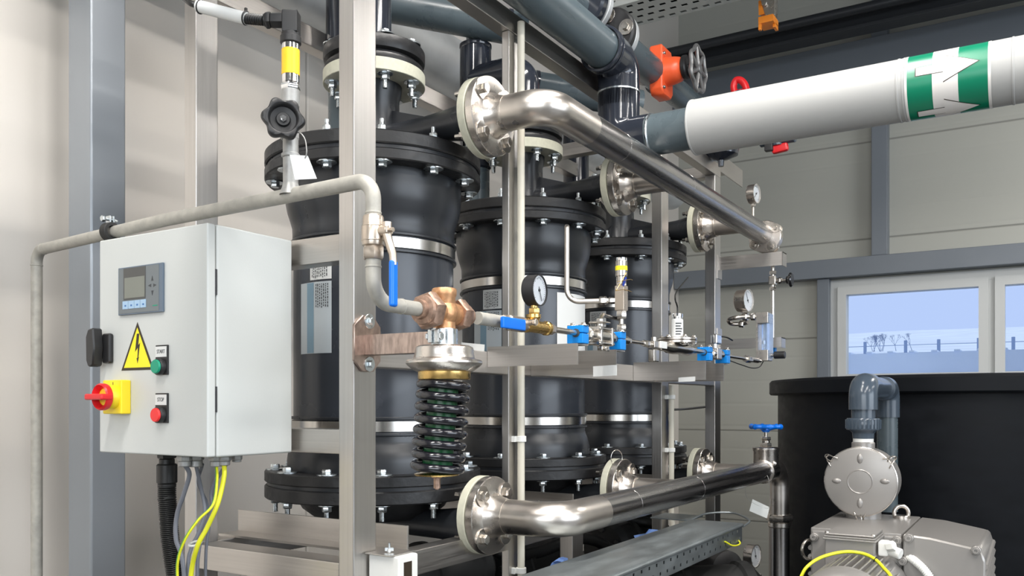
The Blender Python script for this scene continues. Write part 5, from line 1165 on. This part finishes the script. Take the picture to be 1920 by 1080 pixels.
# red-handled ball valves behind the duct
def red_valve(px, py, d, up, lab):
    c = atD(px, py, d); t = thing('ball_valve', lab, 'valve', c-ZA*0.05)
    b = MB(); b.rod(c-XA*0.07-ZA*0.05*up, c+XA*0.07-ZA*0.05*up, 0.034); b.cyl(c-ZA*0.04*up, c-ZA*0.012*up, 0.022, n=20); b.build('body', 'pvc_union', t)
    b = MB(); 
    if up > 0: b.tube(spline([c+V(0.026, 0, -0.012), c+V(0.018, 0, 0.012), c+V(0.002, 0, 0.032), c+V(-0.016, 0, 0.036), c+V(-0.026, 0, 0.020), c+V(-0.026, 0, 0.002), c+V(-0.022, 0, -0.012)], 8), 0.0135, 14); b.box(c+V(-0.028, -0.009, -0.018), c+V(0.03, 0.009, -0.004), 0.004)
    else: b.obox(c+V(0.01, 0, 0.0), V(1, 0, 0.1), YA, V(-0.1, 0, 1), 0.032, 0.014, 0.017, 0.009)
    b.build('handle', 'red', t, label='red plastic handle')
    return t
red_valve(1388, 166, 3.4, 1, 'plastic ball valve with a red handle showing above the white duct')
tv = red_valve(1458, 279, 3.4, -1, 'plastic ball valve with a red handle showing below the white duct')
c = atD(1442, 276, 3.4); MB().obox(c, XA, YA, ZA, 0.016, 0.013, 0.016, 0.003).build('stem_block', 'black_plastic', tv)
# dark pipe end showing under the duct
c = atD(1352, 292, 3.2); b = MB(); b.lathe(c, -ZA, [(0, -0.02), (0.066, -0.02), (0.062, 0.0), (0.03, 0.014), (0.012, 0.018), (0.010, 0.04), (0, 0.04)], 32); tag(recenter(b.build('funnel_fitting', 'pvc_fitting')), 'dark cone-shaped fitting just below the left end of the white duct', 'pipe fitting')

# ================================================================== CABLE TRAYS AND HANGING CLAMP
ty = 3.28; tz = 2.872; x0 = -1.75; x1 = 3.2
ct = thing('cable_tray', 'perforated steel cable tray high behind the plastic pipes', 'cable tray', (0, ty, tz))
b = MB(); perforated(b, (x0, ty, tz), XA, YA, x1-x0, 0.22, 99, 4, 0.55, 0.33); b.build('tray_bottom', 'tray_zinc', ct, solid=0.002)
b = MB(); perforated(b, (x0, ty, tz), XA, ZA, x1-x0, 0.10, 60, 2, 0.4, 0.25); b.build('tray_side', 'tray_zinc', ct, solid=0.002)
b = MB(); perforated(b, (x0, ty+0.22, tz), XA, ZA, x1-x0, 0.10, 60, 2, 0.4, 0.25); b.build('tray_side', 'tray_zinc', ct, solid=0.002)
for xx in (0.2, 1.9): MB().box((xx, ty-0.01, tz-0.022), (xx+0.04, ty+0.23, tz-0.002), 0.002).build('tray_hanger', 'galv', ct); MB().cyl((xx+0.02, ty-0.006, tz-0.01), (xx+0.02, ty-0.006, CEIL), 0.005, n=10).build('hanger_rod', 'galv', ct)
for k in range(5):  # black cables added above the tray bottom so its slots look dark
    b = MB(); b.cyl((x0+0.02, ty+0.035+k*0.038, tz+0.022), (x1, ty+0.035+k*0.038, tz+0.022), 0.0175, n=14)
    tag(recenter(b.build('power_cable', 'cable_black')), 'black power cable lying in the high cable tray', 'cable', 'power cables in the high cable tray')
# lower tray
t0 = thing('cable_tray', 'galvanised perforated cable channel sloping up right below the lower header pipe', 'cable tray', (-0.8, 1.8, 0.81))
xo, xi = -0.72, -0.868; y1o = Yon(1391, xo); y0 = 0.55; zt = 0.864
MB().box((xi, y0, zt-0.002), (xo, y1o, zt), 0.0006).build('cover', 'galv_tray', t0)
b = MB(); b.tube([(xo+0.001, y0, zt-0.006), (xo+0.001, y1o, zt-0.006)], 0.005, 10); b.build('cover_edge', 'galv_tray', t0)
b = MB(); perforated(b, (xo, y0, zt-0.052), YA, ZA, y1o-y0, 0.044, 44, 2, 0.22, 0.34); b.build('perforated_side', 'galv_tray', t0, solid=0.0015)
b = MB(); perforated(b, (xi, y0, zt-0.052), YA, ZA, y1o-y0, 0.048, 44, 2, 0.22, 0.34); b.build('perforated_side', 'galv_tray', t0, solid=0.0015)
MB().box((xi, y0, zt-0.054), (xo, y1o, zt-0.052)).build('tray_bottom', 'galv_tray', t0)
b = MB(); b.tube(spline([(xi, y1o-0.01, zt-0.002), (xi+0.01, y1o+0.10, zt+0.006), (xi+0.07, y1o+0.16, zt+0.006), (xo, y1o+0.07, zt), (xo+0.004, y1o, zt-0.01)], 8), 0.003, 8); b.build('end_lip', 'galv_tray', t0)
MB().box((xi-0.12, y1o-0.02, zt-0.004), (xi, y1o+0.10, zt), 0.001).build('end_plate', 'galv_tray', t0)
cable('earth_wire', 'short yellow-green wire hanging out of the far end of the lower cable channel', [(xo+0.003, y1o-0.16, zt-0.030), (xo+0.012, y1o-0.12, zt-0.046), (xo+0.01, y1o-0.05, zt-0.050), (xo-0.01, y1o-0.02, zt-0.036), (xo-0.012, y1o-0.015, zt-0.012)], 0.0022, 'wire_yellow', 8, cat='wire')
for xx, yy in ((-0.79, 0.9), (-0.79, 1.5)):
    MB().box((xx-0.015, yy, 0), (xx+0.015, yy+0.03, zt-0.054), 0.002).build('support_leg', 'galv_tray', t0)
for k, zc_ in ((0, 0.0), (1, 0.0), (2, 0.0), (3, 0.0)):  # added black filling, keeps the channel's perforations dark
    b = MB(); b.cyl((xi+0.022+k*0.034, y0+0.02, zt-0.034), (xi+0.022+k*0.034, y1o-0.03, zt-0.034), 0.0155, n=14)
    tag(recenter(b.build('power_cable', 'cable_black')), 'black power cable inside the lower perforated cable channel', 'cable', 'power cables in the lower cable channel')
# hanging silver bracket with orange clip
hb = thing('hanging_bracket', 'silver bracket with an orange clip hanging in front of the far wall at the top', 'bracket', atD(1440, 58, 3.6)); d = 3.6
P = lambda px, py, o=0: atD(px, py, d)+YA*o
c = P(1440, 10); b = MB(); b.obox(P(1440, -40), XA, YA, ZA, 0.029, 0.004, 0.160, 0.002); b.obox(P(1452, -40)+YA*0.02, XA, YA, ZA, 0.004, 0.02, 0.160, 0.002); b.rod(P(1434, 7)-YA*0.012, P(1434, 7), 0.011); b.cyl(P(1440, -100), V(P(1440, -100).x, P(1440, -100).y, CEIL), 0.008, n=10); b.build('plate', 'steel_flange', hb)
b = MB(); b.prism([(-0.031, 0.04), (-0.022, 0.042), (-0.006, -0.02), (-0.03, -0.02)], P(1437, 18)-YA*0.006, XA, ZA, 0.003); b.box(P(1423, 47)-YA*0.012, P(1456, 34)+YA*0.03, 0.002); b.box(P(1423, 58)-YA*0.010, P(1429, 44)-YA*0.002, 0.001); b.box(P(1450, 53)-YA*0.010, P(1456, 44)+YA*0.028, 0.001); b.build('clip', 'orange_clip', hb, label='orange plastic clip')
# ================================================================== BLACK TANK
TX, TY, TR = -0.221, 3.89, 0.80
tk = thing('water_tank', 'large round black plastic tank with a thick rim in front of the window', 'tank', (TX, TY, 0))
MB().lathe((TX, TY, 0), ZA, [(0, 0), (TR-0.04, 0), (TR-0.035, 0.02), (TR-0.035, 1.24), (0, 1.24)], 128).build('body', 'tank_black', tk)
MB().lathe((TX, TY, 0), ZA, [(TR-0.04, 1.236), (TR-0.006, 1.236), (TR, 1.242), (TR, 1.287), (TR-0.008, 1.296), (TR-0.06, 1.300), (0, 1.300)], 128).build('rim', 'tank_black', tk)
# ================================================================== VACUUM PUMP
pd = 2.3; fc = atD(1613, 903, pd)
FX, FYY, FZ = fc.x, fc.y, fc.z; RF = 0.0925
zP = 0.888; X0, X1, X2 = atZX = (-0.498, -0.285, -0.115)
vp = thing('vacuum_pump', 'grey cast vacuum pump with a sloping hood at the bottom right', 'pump', (-0.3, 2.4, 0))
YB0, YB1 = 2.2, 2.60
b = MB(); b.box((X0, YB0+0.03, 0.5), (X1-0.002, YB1, zP), 0.003, seg=2); b.box((X0+0.004, YB0+0.02, 0.5), (X1-0.004, YB0+0.06, zP-0.006), 0.004)
b.build('housing', 'pump_paint', vp)
b = MB(); zr = 0.868
b.prism([(0, 0.5), (X2-X1, 0.5), (X2-X1+0.004, zr-0.03), (X2-X1-0.004, zr-0.004), (X2-X1-0.02, zr), (0.06, zP-0.004), (0, zP)], (X1, YB1-0.01, 0), XA, ZA, YB1-YB0-0.035, bev=0.004); b.build('hood', 'pump_paint', vp)
b = MB(); 
for k in range(14): b.tube([(X2+0.003, YB1-0.02, 0.55+k*0.022), (X2+0.003, YB0+0.03, 0.54+k*0.022)], 0.007, 8)
b.build('side_fins', 'pump_paint', vp)
b = MB(); 
for k in range(14): b.tube([(X0-0.001, YB1-0.02, 0.55+k*0.022), (X0-0.001, YB0+0.03, 0.55+k*0.022)], 0.006, 8)
b.build('side_fins', 'pump_paint', vp)
b = MB(); b.cyl((FX-0.0, FYY+0.05, zP-0.004), (FX, FYY+0.05, zP+0.02), 0.045, n=30); b.build('filter_foot', 'pump_paint', vp)
fastener('s8', 0.0070, 'socket', 'pump_paint')
for (px, py) in ((1527, 1007), (1682, 1013), (1704, 1009), (1830, 1032), (1692, 1052)):
    q_ = atY(px, py, YB0+0.018); MB().rod((q_.x, YB0+0.03, q_.z), (q_.x, YB0+0.012, q_.z), 0.0105).build('boss', 'pump_paint', vp); place(FAST['s8'], 'bolt', vp, (q_.x, YB0+0.0125, q_.z), -YA)
b = MB(); c = atD(1690, 962, 2.33); b.torus(c, (0.5, -1, 0), 0.019, 0.0055, 32, 12); b.rod((c.x, c.y, zP-0.002), (c.x, c.y, zP+0.008), 0.02); b.build('eye_bolt', 'steel_flange', vp)
b = MB(); c = atY(1517, 1030, YB0+0.02); b.torus(c, (1, -0.6, 0), 0.024, 0.004, 28, 10); b.build('latch_ring', 'steel_small', vp)
# terminal box, cable entry
tb0, tb1 = atY(1546, 1010, 2.10), atY(1640, 1012, 2.10)
tb = thing('terminal_box', 'grey motor terminal box with a ribbed lid in front of the pump', 'terminal box', (tb0.x, 2.1, 0.8))
zt_ = HC+(HZ-1010)/FP*(tb0.xy.dot(FV))
b = MB(); b.box((tb0.x, 2.10, 0.78), (tb1.x, 2.225, zt_), 0.004); b.build('box', 'pump_paint', tb)
b = MB(); b.box((tb0.x-0.003, 2.094, zt_-0.001), (tb1.x+0.003, 2.225, zt_+0.004), 0.0015); b.box((tb0.x-0.001, 2.096, zt_+0.0045), (tb1.x+0.001, 2.225, zt_+0.009), 0.0015); b.box((tb0.x+0.001, 2.10, zt_+0.0095), (tb1.x-0.001, 2.225, zt_+0.015), 0.003); b.build('lid', 'pump_paint', tb)
for xx in (tb1.x-0.004, tb0.x+0.004): place(FAST['s5'], 'screw', tb, (xx, 2.108, zt_+0.012), ZA)
gl = atY(1650, 1026, 2.14); b = MB(); b.box((tb1.x+0.003, 2.12, gl.z-0.018), (tb1.x+0.026, 2.16, gl.z+0.016), 0.005); b.rod((tb1.x+0.02, 2.135, gl.z-0.002), (tb1.x+0.052, 2.125, gl.z-0.010), 0.0125); b.hex((tb1.x+0.024, 2.12, gl.z+0.006), (tb1.x+0.04, 2.115, gl.z+0.010), 0.012); b.build('cable_gland', 'white_plastic', tb, label='white cable gland')
# corrugated white hose
ps = spline([(tb1.x+0.045, 2.127, gl.z-0.008), atD(1688, 1037, 2.06), atD(1715, 1052, 2.02), atD(1740, 1078, 1.99), atD(1760, 1120, 1.97), atD(1770, 1200, 1.95), atD(1770, 1500, 1.95)], 40)
acc = [0]
for k in range(1, len(ps)): acc.append(acc[-1]+(ps[k]-ps[k-1]).length)
tot = acc[-1]; dens = []; N2 = int(tot/0.0016); j = 0
for k in range(N2):
    s_ = tot*k/(N2-1)*0.9999
    while acc[j+1] < s_: j += 1
    dens.append(ps[j].lerp(ps[j+1], (s_-acc[j])/(acc[j+1]-acc[j])))
b = MB(); b.tube(dens, 0.0095, 14, rf=lambda t: 0.0092+0.0010*(1 if int(t*(N2-1)+0.5) % 3 else -1)); tag(recenter(b.build('corrugated_hose', 'white_plastic', angle=80)), 'white corrugated hose curving down from the terminal box gland', 'hose')
# motor in front
mt = thing('electric_motor', 'grey ribbed electric motor in front of the vacuum pump', 'motor', (-0.36, 1.9, 0.6))
mx_ = Xon(1592, 1.95); Zt = HC+(HZ-1052)/FP*(V(mx_, 1.98).xy.dot(FV)); RM = 0.098; mz = Zt-RM
MB().lathe((mx_, 1.80, mz), YA, [(0, 0.0), (0.055, 0.0), (0.085, 0.014), (RM, 0.035), (RM+0.002, 0.10), (RM-0.004, 0.104), (RM-0.012, 0.108)], 56).build('fan_cowl', 'pump_paint', mt)
MB().cyl((mx_, 1.89, mz), (mx_, 2.22, mz), RM-0.013, n=48).build('casing', 'pump_paint', mt)
b = MB()
for k in range(40):
    t = 2*PI*k/40; b.obox((mx_+(RM-0.007)*math.sin(t), 2.0, mz+(RM-0.007)*math.cos(t)), V(math.sin(t), 0, math.cos(t)), YA, V(math.cos(t), 0, -math.sin(t)), 0.009, 0.10, 0.0016)
b.build('cooling_fins', 'pump_paint', mt)
ew = thing('earth_wire', 'yellow-green earth wire arching over the motor', 'wire', atD(1610, 1040, 1.95))
pw = spline([atD(1500, 1085, 1.90), atD(1513, 1063, 1.90), atD(1540, 1045, 1.92), atD(1580, 1035, 1.94), atD(1615, 1037, 1.93), atD(1640, 1048, 1.90), atD(1658, 1066, 1.86), atD(1672, 1085, 1.82), atD(1680, 1130, 1.80)], 10)
MB().tube(pw, 0.0036, 12).build('sheath', 'wire_yellow', ew); MB().tube([p+V(-0.0008, 0.0012, -0.0016) for p in pw], 0.0028, 10).build('green_stripe', 'wire_green', ew)
c = atD(1641, 1049, 1.90); MB().torus(c, (1, 0, -0.6), 0.005, 0.0018, 18, 8).build('cable_tie', 'cable_black', ew)
# inlet filter
fl = thing('inlet_filter', 'round drum-shaped inlet filter with a clip-on grey lid above the pump', 'filter', (FX, FYY, FZ-RF))
b = MB(); b.lathe((FX, FYY, FZ), YA, [(0, -0.006), (RF-0.006, -0.006), (RF-0.001, -0.004), (RF, 0.0), (RF, 0.006), (RF-0.004, 0.007)], 72)
b.lathe((FX, FYY-0.006, FZ), -YA, [(0.0295, 0), (0.0315, 0.0012), (0.0335, 0)], 48)
for dx_, dz_, rx in ((0, 0.062, 0), (0, -0.058, 0), (0.062, 0.004, 1), (-0.060, 0.0, 1)):
    b.sphere((FX+dx_, FYY-0.004, FZ+dz_), 0.013, 18, (1.0 if rx else 0.62, 0.5, 0.6 if rx else 1.1))
b.build('lid', 'pump_paint', fl, angle=30, label='round dished lid')
MB().lathe((FX, FYY+0.007, FZ), YA, [(RF-0.008, 0), (RF-0.004, 0.0), (RF-0.003, 0.09), (RF-0.02, 0.105), (0, 0.105)], 72).build('drum', 'pump_paint', fl)
MB().lathe((FX, FYY-0.002, FZ), YA, [(RF-0.001, 0), (RF+0.0016, 0.002), (RF+0.0016, 0.008), (RF-0.001, 0.010)], 72).build('lid_edge', 'steel_flange', fl)
for t in (math.radians(38), math.radians(142), math.radians(270)):
    u = V(math.cos(t), 0, math.sin(t)); w_ = V(-math.sin(t), 0, math.cos(t)); c = V(FX, FYY, FZ)+u*RF
    b = MB(); b.tube(spline([c-u*0.010-YA*0.008-w_*0.014, c-YA*0.010-w_*0.010, c+u*0.012-YA*0.003-w_*0.005, c+u*0.016+YA*0.006+w_*0.005, c+u*0.003-YA*0.008+w_*0.010, c-u*0.009-YA*0.009+w_*0.015], 8), 0.0018, 8); b.torus(c+u*0.008, w_+YA*0.4, 0.013, 0.0014, 20, 8); b.build('spring_clip', 'steel_small', fl)
c = V(FX, FYY+0.045, 0); zt2 = FZ+RF
MB().lathe(c, ZA, [(0.030, zt2-0.02), (0.030, zt2+0.010), (0.0275, zt2+0.013)], 32).build('inlet_neck', 'pump_paint', fl)
fy2 = FYY+0.045; fd = V(FX, fy2).xy.dot(FV); hz = lambda py: HC+(HZ-py)/FP*fd
# U-shaped inlet pipe
up = thing('pvc_inlet_pipe', 'blue-grey plastic U-shaped pipe with a ribbed union nut standing on the round filter', 'pipe', (FX, fy2, hz(838)))
MB().cyl((FX, fy2, zt2+0.010), (FX, fy2, hz(821)), 0.0265, n=32).build('thread_seal', 'white_plastic', up, label='white thread sealant')
b = MB(); b.lathe((FX, fy2, 0), ZA, [(0.02, hz(822)), (0.0275, hz(822)), (0.0285, hz(812)), (0.034, hz(808)), (0.038, hz(806)), (0.038, hz(803))], 36); b.build('adapter', 'pvc_union', up)
b = MB(); b.lathe((FX, fy2, 0), ZA, [(0.025, hz(806)), (0.0425, hz(806)), (0.044, hz(804)), (0.044, hz(787)), (0.0415, hz(784)), (0.030, hz(784))], 48)
for k in range(28): t = 2*PI*k/28; b.obox((FX+0.0445*math.cos(t), fy2+0.0445*math.sin(t), hz(795)), V(math.cos(t), math.sin(t), 0), V(-math.sin(t), math.cos(t), 0), ZA, 0.0018, 0.0024, 0.0125)
b.build('union_nut', 'pvc_union', up)
ztp = hz(700)-0.036; ybk = FYY+0.47
MB().cyl((FX, fy2, hz(786)), (FX, fy2, hz(765)), 0.031, n=32).build('pipe', 'pvc_union', up)
b = MB(); b.tube(fillet([(FX, fy2, hz(768)), (FX, fy2, ztp), (FX, fy2+0.09, ztp)], 0.037, 14), 0.0375, 36); b.build('elbow', 'pvc_union', up)
MB().cyl((FX, fy2+0.06, ztp), (FX, ybk-0.05, ztp), 0.031, n=32).build('pipe', 'pvc_union', up)
b = MB(); b.tube(fillet([(FX, ybk-0.09, ztp), (FX, ybk, ztp), (FX, ybk, ztp-0.09)], 0.037, 14), 0.0365, 36); b.build('elbow', 'pvc_union', up)
MB().cyl((FX, ybk, ztp-0.08), (FX, ybk, 0.86), 0.031, n=32).build('drop_pipe', 'pvc_grey', up)

# ================================================================== LOW AREA
# white device box on the front rail
q_ = atX(747, 1045, -0.985)
wb = thing('thermostat_box', 'small white device box with a dark slot beside the foot of the front post', 'device', (-1.02, q_.y+0.03, q_.z-0.12))
b = MB(); b.box((-1.056, q_.y, q_.z-0.14), (-0.985, q_.y+0.058, q_.z), 0.004); b.build('housing', 'white_plastic', wb)
s0, s1 = Yon(757, -0.985), Yon(772, -0.985); b = MB(); b.box((-0.9856, s0, q_.z-0.12), (-0.9842, s1, q_.z-0.012), 0.0004); b.build('slot', 'sign_black', wb)
c = atX(730, 1026, -1.02); b = MB(); b.cyl((c.x, c.y, q_.z-0.002), (c.x, c.y, c.z+0.008), 0.002, n=10); b.sphere((c.x, c.y, q_.z+0.006), 0.0045); b.obox((c.x, c.y, q_.z+0.009), RV.to_3d(), ZA, FV.to_3d(), 0.008, 0.003, 0.001); b.build('wing_nut', 'zinc', wb)
b = MB(); b.box((-1.056, q_.y-0.01, q_.z+0.001), (-0.995, q_.y+0.06, q_.z+0.003), 0.0005); b.build('lid_plate', 'steel_bar', wb)
# black pump units low in the frame and to the right below the channel
def black_pump(cx, cy, cz, r, L, ax, lab, nm='black_pump', base=0.0):
    t = thing(nm, lab, 'pump', (cx, cy, cz-r)); a = Vector(ax).normalized(); c = V(cx, cy, cz)
    MB().lathe(c-a*L/2, a, [(0, 0), (r*0.5, 0), (r*0.85, 0.01), (r, 0.03), (r, L*0.3), (r*1.06, L*0.31), (r*1.06, L*0.36), (r*0.94, L*0.37), (r*0.94, L*0.8), (r*1.02, L*0.82), (r*1.02, L*0.9), (r*0.7, L), (0, L)], 48).build('casing', 'rubber', t)
    b = MB()
    for k in range(6): q = k*PI/3; u, v, _ = frame_of(a); p = c-a*L/2+(u*math.cos(q)+v*math.sin(q))*r*0.7; b.rod(p+a*0.005, p-a*0.004, 0.008)
    b.build('cover_screw', 'black_plastic', t)
    MB().box((cx-0.06, cy-0.06, base), (cx+0.06, cy+0.06, cz-r*0.8), 0.004).build('pedestal', 'black_plastic', t)
    return t
q1 = atD(1312, 1128, 2.35); black_pump(q1.x, q1.y, q1.z, 0.105, 0.34, (0.75, 0.66, 0), 'black round pump casing low below the end of the cable channel')
q2 = atD(1372, 1066, 2.62); t = thing('pump_motor', 'smaller black ribbed motor right of the round pump casing', 'motor', (q2.x, q2.y, q2.z-0.06))
b = MB(); b.lathe(q2-YA*0.02, V(-0.8, 0.6, 0), [(0, 0), (0.03, 0), (0.055, 0.01), (0.058, 0.06), (0.05, 0.20), (0, 0.2)], 36); b.build('casing', 'black_plastic', t); b = MB(); b.lathe(q2+V(0.014, -0.03, 0), V(0.8, -0.6, 0), [(0.012, 0), (0.020, 0.006), (0.024, 0), ], 24); b.sphere(q2+V(0.014, -0.03, 0), 0.009); b.build('hub', 'black_gloss', t)
MB().box((q2.x-0.03, q2.y-0.02, 0), (q2.x+0.03, q2.y+0.04, q2.z-0.04)).build('pedestal', 'black_plastic', t)
for i, (px, py, d, r, lab) in enumerate(((820, 1075, 2.25, 0.085, 'black pump casing in the shade below the first vessel'), (985, 1068, 2.5, 0.09, 'black pump casing in the shade right of the second post'), (1180, 1022, 3.0, 0.10, 'black pump casing in the shade below the farthest vessel'))):
    q = atD(px, py, d); black_pump(q.x, q.y, q.z, r, 0.32, (0.2, 1, 0), lab, base=0.6)
# black floor tray filling the frame foot and hoses
b = MB(); b.box((-1.60, 1.25, 0.02), (-1.12, 3.15, 0.60), 0.01); tag(recenter(b.build('storage_tank', 'tank_black')), 'long black plastic tank filling the foot of the frame', 'tank')
cable('black_hose', 'black hose looping in the dark below the middle vessel', P3((900, 1010, 2.3), (950, 1040, 2.35), (1010, 1035, 2.45), (1080, 1010, 2.6), (1130, 1020, 2.75), (1180, 1060, 2.8)), 0.018, 'cable_black', 14, cat='hose')
cable('black_hose', 'black hose below the farthest vessel running to the round pump', P3((1120, 985, 2.9), (1180, 975, 2.95), (1240, 990, 2.9), (1290, 1040, 2.6)), 0.018, 'cable_black', 14, cat='hose')
# pale blue rags
def rag(lab, pts, d):
    b = MB(); random.seed(len(lab)); top = [atD(x, y, d+random.uniform(-0.03, 0.03)) for x, y in pts]; c = sum(top, V(0, 0, 0))/len(top)+V(0.0, -0.02, 0.004)
    T_ = [b.b.verts.new(p) for p in top]; B_ = [b.b.verts.new(p+V(0.004, 0.02, -0.006)) for p in top]; ct_ = b.b.verts.new(c); cb_ = b.b.verts.new(c+V(0, 0.03, -0.008)); n = len(top)
    for k in range(n): b._f([T_[k], T_[(k+1) % n], ct_]); b._f([B_[(k+1) % n], B_[k], cb_]); b._f([T_[k], B_[k], B_[(k+1) % n], T_[(k+1) % n]])
    return tag(recenter(b.build('blue_rag', 'blue_cloth', angle=60)), lab, 'rag', 'pale blue rags behind the cable channel')
rag('pale blue rag behind the cable channel, left of the leg', [(1030, 1064), (1034, 1056), (1046, 1052), (1048, 1046), (1055, 1044), (1055, 1062)], 2.1)
rag('pale blue rag lying behind the middle of the cable channel', [(1188, 1004), (1192, 1012), (1200, 1017), (1240, 1004), (1248, 998), (1232, 993), (1217, 992), (1210, 1000)], 2.3)
# gauge at the lower right
g_ = atD(1410, 1042, 2.55)
gauge('pressure_gauge', 'small steel pressure gauge low at the right, left of the drop pipe', g_, 0.034, (0.985, -0.17, 0), 0.028, 'steel_flange', g_-ZA*0.056, needle=0.3)
MB_ = MB(); MB_.rod(g_-ZA*0.060, g_-ZA*0.054, 0.028); MB_.cyl(g_-ZA*0.3, g_-ZA*0.06, 0.016, n=20); tag(recenter(MB_.build('gauge_support', 'steel_small')), 'thin round steel plate and pipe under the low gauge', 'pipe fitting')
# wall cable seen between the last posts
cable('wall_cable', 'black cable crossing between the last two posts', [atD(1262, 768, 3.0), atD(1285, 767, 3.2), atD(1322, 763, 3.25)], 0.004, 'cable_black', 8)
finish_fasteners()
